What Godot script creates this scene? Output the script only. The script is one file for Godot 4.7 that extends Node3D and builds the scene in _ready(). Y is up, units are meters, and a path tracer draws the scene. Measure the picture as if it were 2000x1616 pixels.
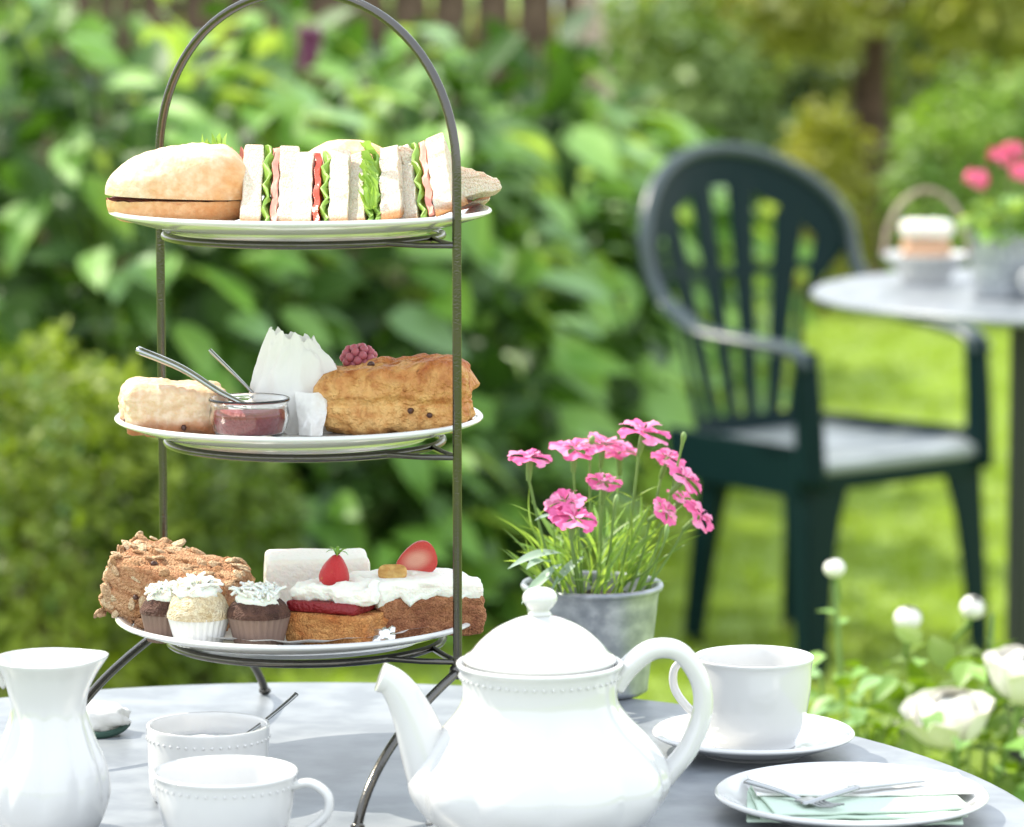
extends Node3D

# ---------- mesh builder ----------
class G:
	var v := PackedVector3Array()
	var ix := PackedInt32Array()
	var c := PackedColorArray()
	var colored := false

	func _orient(b: int, t0: int) -> void:
		var mid := Vector3.ZERO
		for k in range(b, v.size()): mid += v[k]
		mid /= maxf(1.0, v.size() - b)
		var s := 0.0
		for t in range(t0, ix.size(), 3):
			var p0 := v[ix[t]]; var p1 := v[ix[t + 1]]; var p2 := v[ix[t + 2]]
			s += (p2 - p0).cross(p1 - p0).dot((p0 + p1 + p2) / 3.0 - mid)
		if s < 0.0:
			for t in range(t0, ix.size(), 3):
				var k := ix[t + 1]; ix[t + 1] = ix[t + 2]; ix[t + 2] = k

	func grid(nu: int, nv: int, f: Callable, wrap := false, xf := Transform3D(), col = null) -> G:
		var b := v.size()
		var t0 := ix.size()
		var w := nu if wrap else nu + 1
		for j in nv + 1:
			for i in w:
				var p: Vector3 = f.call(float(i) / nu, float(j) / nv)
				if col != null:
					colored = true
					var cc: Color = col.call(p)
					c.append(cc)
				else:
					c.append(Color.WHITE)
				v.append(xf * p)
		for j in nv:
			for i in nu:
				var a := b + j * w + i
				var d := b + j * w + (i + 1) % w
				ix.append_array(PackedInt32Array([a, d, a + w, d, d + w, a + w]))
		_orient(b, t0)
		return self

	# profile: Vector2(radius, height) along the outline
	func lathe(profile: Array, seg: int, xf := Transform3D(), warp = null, col = null) -> G:
		var n := profile.size() - 1
		var f := func(u: float, w: float) -> Vector3:
			var q: Vector2 = profile[int(round(w * n))]
			var a := u * TAU
			var p := Vector3(cos(a) * q.x, q.y, sin(a) * q.x)
			return warp.call(p) if warp != null else p
		return grid(seg, n, f, true, xf, col)

	# tube with elliptical section; rad(s) -> radius, flat = Vector2 scale of (side, up)
	func tube(pts: Array, rad: Callable, seg := 10, flat := Vector2.ONE, ref := Vector3.UP, xf := Transform3D(), col = null) -> G:
		var n := pts.size()
		var sides := []
		var side := Vector3.ZERO
		for i in n:
			var t: Vector3 = (pts[mini(i + 1, n - 1)] - pts[maxi(i - 1, 0)]).normalized()
			if i == 0:
				side = t.cross(ref)
				if side.length() < 0.05: side = t.cross(Vector3.RIGHT)
			side = (side - t * side.dot(t)).normalized()
			sides.append([side, side.cross(t)])
		var f := func(u: float, w: float) -> Vector3:
			var k := int(round(w * (n + 1)))
			var i := clampi(k - 1, 0, n - 1)
			var r: float = 0.0 if k == 0 or k == n + 1 else rad.call(float(i) / (n - 1))
			var a := u * TAU
			return pts[i] + sides[i][0] * cos(a) * r * flat.x + sides[i][1] * sin(a) * r * flat.y
		return grid(seg, n + 1, f, true, xf, col)

	# outline in XY, thickness t along Z, rounded edge b
	func slab(ring: PackedVector2Array, t: float, b: float, xf := Transform3D(), warp = null, col = null) -> G:
		var m := ring.size()
		var cen := Vector2.ZERO
		var size := 0.0
		for q in ring: cen += q / m
		for q in ring: size = maxf(size, q.distance_to(cen))
		var k := 1.0 - b / size
		var rows := [[0.0, 0.0], [k * 0.55, 0.0], [k * 0.9, 0.0], [k, 0.0], [lerpf(k, 1, 0.7), 0.3 * b], [1.0, b], [1.0, t - b], [lerpf(k, 1, 0.7), t - 0.3 * b], [k, t], [k * 0.9, t], [k * 0.55, t], [0.0, t]]
		var f := func(u: float, w: float) -> Vector3:
			var r: Array = rows[int(round(w * 11))]
			var q: Vector2 = cen + (ring[int(round(u * m)) % m] - cen) * r[0]
			var p := Vector3(q.x, q.y, r[1] - t / 2)
			return warp.call(p) if warp != null else p
		return grid(m, 11, f, true, xf, col)

	# rounded box centred on the origin
	func rbox(size: Vector3, r: float, n: int, xf := Transform3D(), warp = null, col = null) -> G:
		var h := size / 2
		var b := v.size()
		var t0 := ix.size()
		var seen := {}
		var axis := func(e: float) -> Array:
			var a := [-e, -e + r * 0.25, -e + r * 0.6, -e + r]
			for i in range(1, n): a.append(lerpf(-e + r, e - r, float(i) / n))
			a.append_array([e - r, e - r * 0.6, e - r * 0.25, e])
			return a
		for face in 6:
			var ax := face % 3
			var sgn := 1.0 if face < 3 else -1.0
			var a1: Array = axis.call(h[(ax + 1) % 3])
			var a2: Array = axis.call(h[(ax + 2) % 3])
			var ids := []
			for s in a1:
				for q in a2:
					var p := Vector3()
					p[ax] = sgn * h[ax]; p[(ax + 1) % 3] = s; p[(ax + 2) % 3] = q
					var inner := p.clamp(-h + Vector3.ONE * r, h - Vector3.ONE * r)
					p = inner + (p - inner).normalized() * r
					var key := Vector3i((p * 200000.0).round())
					if not seen.has(key):
						seen[key] = v.size()
						if warp != null: p = warp.call(p)
						if col != null:
							colored = true
							var cc: Color = col.call(p)
							c.append(cc)
						else: c.append(Color.WHITE)
						v.append(xf * p)
					ids.append(seen[key])
			var w := a2.size()
			for i in a1.size() - 1:
				for j in w - 1:
					var a: int = ids[i * w + j]; var d: int = ids[i * w + j + 1]; var e: int = ids[(i + 1) * w + j]; var g: int = ids[(i + 1) * w + j + 1]
					if sgn > 0: ix.append_array(PackedInt32Array([a, d, e, d, g, e]))
					else: ix.append_array(PackedInt32Array([a, e, d, d, e, g]))
		_orient(b, t0)
		return self

	func ball(r: Vector3, seg: int, xf := Transform3D(), warp = null, col = null) -> G:
		var f := func(u: float, w: float) -> Vector3:
			var p := Vector3(cos(u * TAU) * sin(w * PI), cos(w * PI), sin(u * TAU) * sin(w * PI)) * r
			return warp.call(p) if warp != null else p
		return grid(seg, seg / 2, f, true, xf, col)

	func mesh() -> ArrayMesh:
		var nn := PackedVector3Array()
		nn.resize(v.size())
		for t in range(0, ix.size(), 3):
			var a := ix[t]; var b := ix[t + 1]; var d := ix[t + 2]
			var n := (v[d] - v[a]).cross(v[b] - v[a])
			nn[a] += n; nn[b] += n; nn[d] += n
		for k in nn.size():
			nn[k] = nn[k].normalized() if nn[k].length_squared() > 0.0 else Vector3.UP
		var arr := []
		arr.resize(Mesh.ARRAY_MAX)
		arr[Mesh.ARRAY_VERTEX] = v
		arr[Mesh.ARRAY_NORMAL] = nn
		arr[Mesh.ARRAY_INDEX] = ix
		if colored: arr[Mesh.ARRAY_COLOR] = c
		var am := ArrayMesh.new()
		am.add_surface_from_arrays(Mesh.PRIMITIVE_TRIANGLES, arr)
		return am

# ---------- helpers ----------
var rng := RandomNumberGenerator.new()
var nz := FastNoiseLite.new()
var bumps := {}
var M := {}
const S := Vector3(-0.1224, 0.74, -2.192)   # foot of the cake stand on the table

func rn(a: float, b: float) -> float: return rng.randf_range(a, b)
func noise(p: Vector3, s: float) -> float: return nz.get_noise_3dv(p * s)
func at(x: float, y: float, z: float) -> Transform3D: return Transform3D(Basis(), Vector3(x, y, z))
func pose(p: Vector3, rot := Vector3.ZERO, s := Vector3.ONE) -> Transform3D:
	return Transform3D(Basis.from_euler(rot * PI / 180.0) * Basis.from_scale(s), p)

func spline(pts: Array, n: int) -> Array:
	var out := []
	var m := pts.size()
	for i in m - 1:
		var a: Vector3 = pts[maxi(i - 1, 0)]; var b: Vector3 = pts[i]; var c: Vector3 = pts[i + 1]; var d: Vector3 = pts[mini(i + 2, m - 1)]
		for k in n: out.append(b.cubic_interpolate(c, a, d, float(k) / n))
	out.append(pts[m - 1])
	return out

func curve2(pts: Array, n: int) -> Array:
	var out := []
	var m := pts.size()
	for i in m - 1:
		var a: Vector2 = pts[maxi(i - 1, 0)]; var b: Vector2 = pts[i]; var c: Vector2 = pts[i + 1]; var d: Vector2 = pts[mini(i + 2, m - 1)]
		for k in n: out.append(b.cubic_interpolate(c, a, d, float(k) / n))
	out.append(pts[m - 1])
	return out

func round_poly(pts: Array, r: float, n := 4, per := 3) -> PackedVector2Array:
	var out := PackedVector2Array()
	var m := pts.size()
	for i in m:
		var p: Vector2 = pts[i]; var a: Vector2 = pts[(i + m - 1) % m]; var b: Vector2 = pts[(i + 1) % m]
		var p0 := p + (a - p).normalized() * r
		var p1 := p + (b - p).normalized() * r
		for k in n + 1:
			var t := float(k) / n
			out.append(p0.lerp(p, t).lerp(p.lerp(p1, t), t))
		var q1 := b + (p - b).normalized() * r
		for k in range(1, per): out.append(p1.lerp(q1, float(k) / per))
	return out

func ntex(freq: float, ramp: Array, fractal := 4, kind := FastNoiseLite.TYPE_SIMPLEX_SMOOTH, sd := 1) -> NoiseTexture2D:
	var n := FastNoiseLite.new()
	n.noise_type = kind; n.frequency = freq; n.fractal_octaves = fractal; n.seed = sd
	var t := NoiseTexture2D.new()
	t.width = 256; t.height = 256; t.seamless = true; t.noise = n
	if ramp.size():
		var g := Gradient.new()
		g.offsets = PackedFloat32Array([0.25, 0.75]) if ramp.size() == 2 else PackedFloat32Array([0.2, 0.5, 0.8])
		var cs := PackedColorArray()
		for q in ramp: cs.append((q as Color).linear_to_srgb())
		g.colors = cs
		t.color_ramp = g
	return t

func mat(c: Color, rough: float, o := {}) -> StandardMaterial3D:
	var m := StandardMaterial3D.new()
	m.albedo_color = c.linear_to_srgb()
	m.roughness = rough
	m.metallic = o.get("metal", 0.0)
	m.metallic_specular = o.get("spec", 0.5)
	if o.has("tri"):
		m.uv1_triplanar = true
		m.uv1_scale = Vector3.ONE * float(o.tri)
	if o.has("ramp"):
		m.albedo_color = Color.WHITE
		m.albedo_texture = ntex(o.get("freq", 0.02), o.ramp, 5, FastNoiseLite.TYPE_SIMPLEX_SMOOTH, o.get("seed", 1))
	if o.has("bump"):
		var key: float = o.get("bfreq", 0.05)
		if not bumps.has(key): bumps[key] = ntex(key, [], 4)
		m.heightmap_enabled = true
		m.heightmap_texture = bumps[key]
		m.heightmap_scale = o.bump
	if o.has("vc"): m.vertex_color_use_as_albedo = true
	if o.has("back"):
		m.backlight_enabled = true
		m.backlight = o.back
	if o.has("coat"):
		m.clearcoat_enabled = true; m.clearcoat = o.coat; m.clearcoat_roughness = 0.08
	if o.has("sss"):
		m.subsurf_scatter_enabled = true; m.subsurf_scatter_strength = o.sss
	return m

func thing(called: String, label: String, cat: String, p := Vector3.ZERO, turn := 0.0, group := "") -> Node3D:
	var o := Node3D.new()
	o.name = called
	add_child(o, true)
	o.position = p
	o.rotation_degrees.y = turn
	o.set_meta("label", label); o.set_meta("category", cat)
	if group: o.set_meta("group", group)
	return o

func part(called: String, g, m: Material, parent: Node, p := Transform3D(), label := "") -> MeshInstance3D:
	var o := MeshInstance3D.new()
	o.name = called
	o.mesh = g.mesh() if g is G else g
	o.material_override = m
	o.transform = p
	parent.add_child(o, true)
	if label: o.set_meta("label", label)
	return o

func structure(called: String, g, m: Material) -> MeshInstance3D:
	var o := part(called, g, m, self)
	o.set_meta("kind", "structure")
	return o

func scatter(called: String, mesh: Mesh, m: Material, xs: Array, cols: Array, parent: Node) -> void:
	var mm := MultiMesh.new()
	mm.transform_format = MultiMesh.TRANSFORM_3D
	mm.use_colors = true
	mm.mesh = mesh
	mm.instance_count = xs.size()
	for i in xs.size():
		mm.set_instance_transform(i, xs[i])
		mm.set_instance_color(i, cols[i])
	var o := MultiMeshInstance3D.new()
	o.name = called
	o.multimesh = mm
	o.material_override = m
	parent.add_child(o, true)
	o.set_meta("kind", "stuff")

# leaf along +z, unit length, width w, up = +y
func leaf_mesh(w: float, droop: float, fold: float, nl := 7, wave := 0.0, tip := 1.6) -> ArrayMesh:
	var g := G.new()
	var f := func(u: float, t: float) -> Vector3:
		var s := u * 2.0 - 1.0
		var prof: float = pow(sin(PI * pow(t, 0.8)), 0.85) * (1.0 - 0.25 * pow(t, tip * 2.0)) if t > 0.0 and t < 1.0 else 0.0
		prof = maxf(prof, 0.03)
		return Vector3(s * w * 0.5 * prof, absf(s) * fold * prof * w - droop * t * t + wave * sin(t * 9.0 + s * 2.0) * absf(s), t * (1.0 - 0.25 * droop * t))
	g.grid(4, nl, f)
	return g.mesh()

func basis_to(d: Vector3, up: Vector3, s: Vector3) -> Basis:
	var z := d.normalized()
	var x := up.cross(z)
	if x.length() < 0.01: x = Vector3.RIGHT
	x = x.normalized()
	return Basis(x * s.x, z.cross(x) * s.y, z * s.z)

# ---------- scene ----------
func _ready() -> void:
	rng.seed = 7
	nz.seed = 3; nz.frequency = 1.0; nz.fractal_octaves = 3
	setup_light()
	make_materials()
	ground()
	far_background()
	leaf_bank()
	near_left_shrubs()
	garden_chair()
	far_table()
	rose_bush()
	main_table()
	cake_stand()
	top_tier()
	middle_tier()
	bottom_tier()
	flower_pot()
	tea_things()

func setup_light() -> void:
	var cam := Camera3D.new()
	cam.name = "camera"
	var att := CameraAttributesPhysical.new()
	att.frustum_focal_length = 17.5 / tan(deg_to_rad(6.316))
	att.exposure_aperture = 10.5
	att.frustum_focus_distance = 2.19
	att.frustum_near = 0.05
	att.frustum_far = 400.0
	cam.attributes = att
	add_child(cam)
	cam.position = Vector3(0, 1.22, 0)
	cam.rotation_degrees = Vector3(-7.09, 0, 0)
	cam.fov = 12.632
	cam.near = 0.05
	cam.far = 400.0
	var we := WorldEnvironment.new()
	we.name = "world_environment"
	var e := Environment.new()
	e.background_mode = Environment.BG_SKY
	var sk := ProceduralSkyMaterial.new()
	sk.sky_top_color = Color(0.80, 0.84, 0.89)
	sk.sky_horizon_color = Color(0.90, 0.91, 0.91)
	sk.sky_curve = 0.18
	sk.ground_bottom_color = Color(0.35, 0.42, 0.25)
	sk.ground_horizon_color = Color(0.6, 0.64, 0.58)
	var sky := Sky.new()
	sky.sky_material = sk
	e.sky = sky
	e.tonemap_mode = Environment.TONE_MAPPER_LINEAR
	e.background_energy_multiplier = 1.45
	e.tonemap_exposure = 1.95
	e.sdfgi_enabled = true
	e.ssao_enabled = true
	e.ssil_enabled = true
	we.environment = e
	add_child(we)
	var sun := DirectionalLight3D.new()
	sun.name = "sun"
	sun.light_energy = 1.15
	sun.light_color = Color(1.0, 0.97, 0.90)
	sun.light_angular_distance = 0.5
	sun.shadow_enabled = true
	add_child(sun)
	sun.look_at_from_position(Vector3(-0.62, 0.86, -0.36), Vector3.ZERO)

func make_materials() -> void:
	M.china = mat(Color(0.625, 0.62, 0.608), 0.12, {"coat": 0.5, "spec": 0.5})
	M.pewter = mat(Color(0.105, 0.099, 0.090), 0.22, {"metal": 1.0, "tri": 30.0, "bump": 0.01, "bfreq": 0.08})
	M.steel = mat(Color(0.36, 0.37, 0.37), 0.16, {"metal": 1.0})
	M.zinc = mat(Color.WHITE, 0.42, {"metal": 0.55, "tri": 14.0, "ramp": [Color(0.24, 0.26, 0.29), Color(0.34, 0.36, 0.39), Color(0.46, 0.48, 0.51)], "freq": 0.018, "bump": 0.01, "bfreq": 0.05})
	M.table = mat(Color.WHITE, 0.36, {"tri": 5.0, "ramp": [Color(0.160, 0.176, 0.196), Color(0.205, 0.222, 0.242), Color(0.240, 0.256, 0.274)], "freq": 0.016, "bump": 0.015, "bfreq": 0.02, "spec": 0.5})
	M.crust = mat(Color.WHITE, 0.75, {"vc": 1, "ramp": [Color(0.87, 0.74, 0.60), Color(1, 1, 1)], "freq": 0.025, "tri": 25.0, "bump": 0.05, "bfreq": 0.05, "sss": 0.15})
	M.crumb = mat(Color.WHITE, 0.9, {"vc": 1, "ramp": [Color(0.76, 0.67, 0.58), Color(0.97, 0.95, 0.92), Color(1, 1, 1)], "freq": 0.085, "tri": 24.0, "bump": 0.10, "bfreq": 0.12, "sss": 0.2})
	M.cake = mat(Color.WHITE, 0.85, {"vc": 1, "ramp": [Color(0.68, 0.58, 0.50), Color(1, 1, 1)], "freq": 0.05, "tri": 26.0, "bump": 0.22, "bfreq": 0.09})
	M.bake = mat(Color.WHITE, 0.62, {"vc": 1, "ramp": [Color(0.66, 0.46, 0.29), Color(0.96, 0.88, 0.80), Color(1, 1, 1)], "freq": 0.022, "tri": 18.0, "bump": 0.22, "bfreq": 0.05, "seed": 9})
	M.berry_vc = mat(Color.WHITE, 0.35, {"vc": 1, "tri": 40.0, "bump": 0.08, "bfreq": 0.15})
	M.teal = mat(Color(0.03, 0.075, 0.055), 0.7)
	M.frosting = mat(Color(0.82, 0.79, 0.70), 0.55, {"tri": 30.0, "bump": 0.06, "bfreq": 0.03, "sss": 0.25})
	M.lettuce = mat(Color(0.26, 0.42, 0.06), 0.45, {"back": Color(0.6, 0.7, 0.3)})
	M.ham = mat(Color(0.62, 0.24, 0.17), 0.5, {"tri": 30.0, "bump": 0.03})
	M.tomato = mat(Color(0.55, 0.06, 0.025), 0.25, {"tri": 30.0, "bump": 0.03})
	M.jam = mat(Color(0.20, 0.004, 0.008), 0.55, {"tri": 30.0, "bump": 0.12, "bfreq": 0.04})
	M.strawberry = mat(Color(0.48, 0.008, 0.014), 0.38, {"tri": 40.0, "bump": 0.08, "bfreq": 0.15, "coat": 0.15})
	M.berry_green = mat(Color(0.14, 0.28, 0.03), 0.5, {"back": Color(0.4, 0.5, 0.2)})
	M.mauve = mat(Color(0.36, 0.09, 0.12), 0.5, {"sss": 0.2})
	M.raisin = mat(Color(0.06, 0.02, 0.012), 0.4)
	M.paper = mat(Color(0.80, 0.79, 0.76), 0.8, {"back": Color(0.5, 0.5, 0.48)})
	M.brown_paper = mat(Color(0.20, 0.13, 0.10), 0.7)
	M.foil = mat(Color(0.75, 0.75, 0.75), 0.22, {"metal": 1.0})
	M.glass = mat(Color(1, 1, 1, 0.0), 0.02)
	(M.glass as StandardMaterial3D).transparency = BaseMaterial3D.TRANSPARENCY_ALPHA
	(M.glass as StandardMaterial3D).refraction_enabled = true
	(M.glass as StandardMaterial3D).refraction_scale = 0.05
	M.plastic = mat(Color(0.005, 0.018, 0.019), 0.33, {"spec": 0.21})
	M.plastic_glare = mat(Color(0.017, 0.036, 0.038), 0.36, {"spec": 0.6})  # paler copy of the chair plastic: sky glare put into the colour
	M.plastic_seat_glare = mat(Color(0.21, 0.235, 0.237), 0.30, {"spec": 0.7})  # palest copy, for the seat: bright sky sheen painted into its base colour
	M.iron = mat(Color(0.012, 0.016, 0.015), 0.5)
	M.pink = mat(Color(0.70, 0.11, 0.31), 0.6, {"back": Color(0.6, 0.3, 0.5)})
	M.pale_pink = mat(Color(0.78, 0.26, 0.46), 0.6, {"back": Color(0.6, 0.35, 0.5)})
	M.purple = mat(Color(0.14, 0.025, 0.085), 0.6)
	M.coral = mat(Color(0.82, 0.13, 0.27), 0.6, {"back": Color(0.5, 0.3, 0.4)})
	M.rose = mat(Color(0.84, 0.81, 0.76), 0.7, {"back": Color(0.25, 0.25, 0.22)})
	M.stem = mat(Color(0.17, 0.27, 0.07), 0.5, {"back": Color(0.3, 0.4, 0.1)})
	M.soil = mat(Color.WHITE, 0.95, {"tri": 3.0, "ramp": [Color(0.015, 0.011, 0.007), Color(0.045, 0.033, 0.02)], "freq": 0.05, "bump": 1.0})
	M.bark = mat(Color.WHITE, 0.9, {"tri": 2.0, "ramp": [Color(0.055, 0.03, 0.02), Color(0.13, 0.075, 0.055)], "freq": 0.03, "bump": 1.0})
	M.pale_bark = mat(Color.WHITE, 0.85, {"tri": 3.0, "ramp": [Color(0.30, 0.22, 0.17), Color(0.48, 0.38, 0.31)], "freq": 0.02, "bump": 0.5})
	M.wood = mat(Color.WHITE, 0.85, {"tri": 2.0, "ramp": [Color(0.065, 0.038, 0.024), Color(0.14, 0.09, 0.062)], "freq": 0.02, "bump": 0.3})
	M.wall = mat(Color(0.72, 0.72, 0.70), 0.9)
	for k in 4:
		var cc: Color = [Color(0.14, 0.29, 0.05), Color(0.22, 0.39, 0.10), Color(0.23, 0.375, 0.17), Color(0.075, 0.17, 0.022)][k]
		M["leaf%d" % k] = mat(cc, 0.46, {"back": Color(0.7, 0.8, 0.3), "spec": 0.42})
	M.foliage = mat(Color.WHITE, 0.5, {"vc": 1, "back": Color(0.85, 0.9, 0.4)})
	M.grass = mat(Color.WHITE, 0.6, {"vc": 1, "back": Color(0.95, 1.0, 0.4)})
	M.needle = mat(Color(0.12, 0.22, 0.045), 0.45, {"back": Color(0.6, 0.7, 0.25)})
	M.grey_leaf = mat(Color(0.32, 0.42, 0.33), 0.5, {"back": Color(0.4, 0.5, 0.4)})
	M.sage = mat(Color(0.50, 0.61, 0.50), 0.85, {"tri": 20.0, "bump": 0.02})
	M.sugar = mat(Color(0.8, 0.79, 0.77), 0.7, {"tri": 40.0, "bump": 0.1, "bfreq": 0.2, "sss": 0.2})

func ground() -> void:
	var lawn_mat := mat(Color.WHITE, 0.9, {"tri": 0.45, "ramp": [Color(0.17, 0.25, 0.03), Color(0.20, 0.285, 0.035), Color(0.23, 0.32, 0.04)], "freq": 0.02, "seed": 4, "bump": 2.0, "bfreq": 0.2})
	var g := G.new()
	g.grid(8, 8, func(u: float, w: float) -> Vector3: return Vector3((u - 0.5) * 240.0, 0, (w - 0.5) * 240.0))
	structure("ground", g, lawn_mat)
	# short grass near the tables
	var blade := G.new()
	for k in 5:
		var a := k * 1.3
		var bx := Vector3(cos(a), 0, sin(a)) * 0.014
		var lean := Vector3(cos(a * 2.1), 0, sin(a * 2.1)) * 0.032
		blade.grid(1, 2, func(u: float, t: float) -> Vector3: return bx + lean * t * t + Vector3(cos(a + 1.0), 0, sin(a + 1.0)) * (u - 0.5) * 0.005 * (1.0 - t * 0.85) + Vector3(0, 0.026 * t * (1.6 - 0.6 * t), 0))
	var xs := []
	var cs := []
	for k in 26000:
		var z := -2.6 - 11.0 * pow(rng.randf(), 0.9)
		var x := rn(-0.26, 0.26) * -z + 0.02 * -z
		var s := rn(0.7, 1.3)
		xs.append(pose(Vector3(x, 0, z), Vector3(0, rn(0, 360), 0), Vector3(s, s * rn(0.7, 1.2), s)))
		var b := rn(0.75, 1.25) * (1.0 + 0.18 * noise(Vector3(x, 0, z), 1.6))
		cs.append(Color(0.33 * b, 0.42 * b, 0.050 * b))
	var o := Node3D.new()
	o.name = "lawn_grass"
	add_child(o, true)
	o.set_meta("kind", "stuff"); o.set_meta("label", "short bright green lawn grass around both tables"); o.set_meta("category", "grass")
	scatter("blades", blade.mesh(), M.grass, xs, cs, o)
	# planting bed along the left side
	var bed := G.new()
	var edge := [Vector2(-1.45, -5.9), Vector2(-0.75, -5.7), Vector2(-0.42, -6.5), Vector2(-0.1, -6.7), Vector2(0.08, -7.4), Vector2(0.2, -9.3), Vector2(0.45, -11.2), Vector2(0.8, -13.2)]
	bed.grid(7, 1, func(u: float, w: float) -> Vector3:
		var q: Vector2 = edge[int(round(u * 7))]
		return Vector3(q.x, 0.012, q.y) if w < 0.5 else Vector3(lerpf(-1.45, 0.8, u), 0.012, -14.5))
	structure("flower_bed_ground", bed, M.soil)

# a mass of small leaves on an ellipsoid dome
func leaf_cloud(cen: Vector3, r: Vector3, n: int, size: float, cols: Array, lump: float, fill := 0.55) -> Array:
	var xs := []
	var cs := []
	var off := Vector3(rn(0, 50), rn(0, 50), rn(0, 50))
	for k in n:
		var d := Vector3(rn(-1, 1), rn(-0.75, 1), rn(-1, 1))
		if d.length() > 1.0 or d.length() < 0.05: continue
		d = d.normalized()
		var bulge := 1.0 + lump * noise(off + d * 1.7, 1.0) + lump * 0.6 * noise(off + d * 4.5, 1.0)
		var rr := pow(lerpf(fill, 1.0, rng.randf()), 0.7)
		var p := cen + d * r * bulge * rr
		if p.y < 0.01: continue
		var up := (d + Vector3(rn(-0.8, 0.8), rn(0.0, 1.2), rn(-0.8, 0.8))).normalized()
		var dir := Vector3(rn(-1, 1), rn(-0.7, 0.5), rn(-1, 1)) + d * 0.7
		var s := size * rn(0.6, 1.3)
		xs.append(Transform3D(basis_to(dir, up, Vector3.ONE * s), p))
		var t := clampf(0.5 + 0.9 * noise(off + p * 2.3, 1.0) + rn(-0.25, 0.25), 0, 1)
		var a: Color = cols[0]
		cs.append(a.lerp(cols[1], t))
	return [xs, cs]

func shrub(called: String, label: String, cat: String, p: Vector3, r: Vector3, n: int, size: float, cols: Array, lump: float, mesh: Mesh, group := "") -> Node3D:
	var o := thing(called, label, cat, p, 0.0, group)
	var lc := leaf_cloud(Vector3(0, r.y * 0.95, 0), r, n, size, cols, lump)
	scatter("foliage", mesh, M.foliage, lc[0], lc[1], o)
	var g := G.new()
	for k in 7:
		var a := k * TAU / 7.0 + rn(-0.3, 0.3)
		var tip := Vector3(cos(a) * r.x * 0.6, r.y * rn(1.0, 1.5), sin(a) * r.z * 0.6)
		g.tube(spline([Vector3(cos(a) * 0.02, 0, sin(a) * 0.02), tip * Vector3(0.35, 0.5, 0.35), tip], 4), func(s: float) -> float: return 0.012 * (1.1 - s) * maxf(r.y, 0.3) / 0.4, 6)
	part("branches", g, M.bark, o)
	return o

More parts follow.
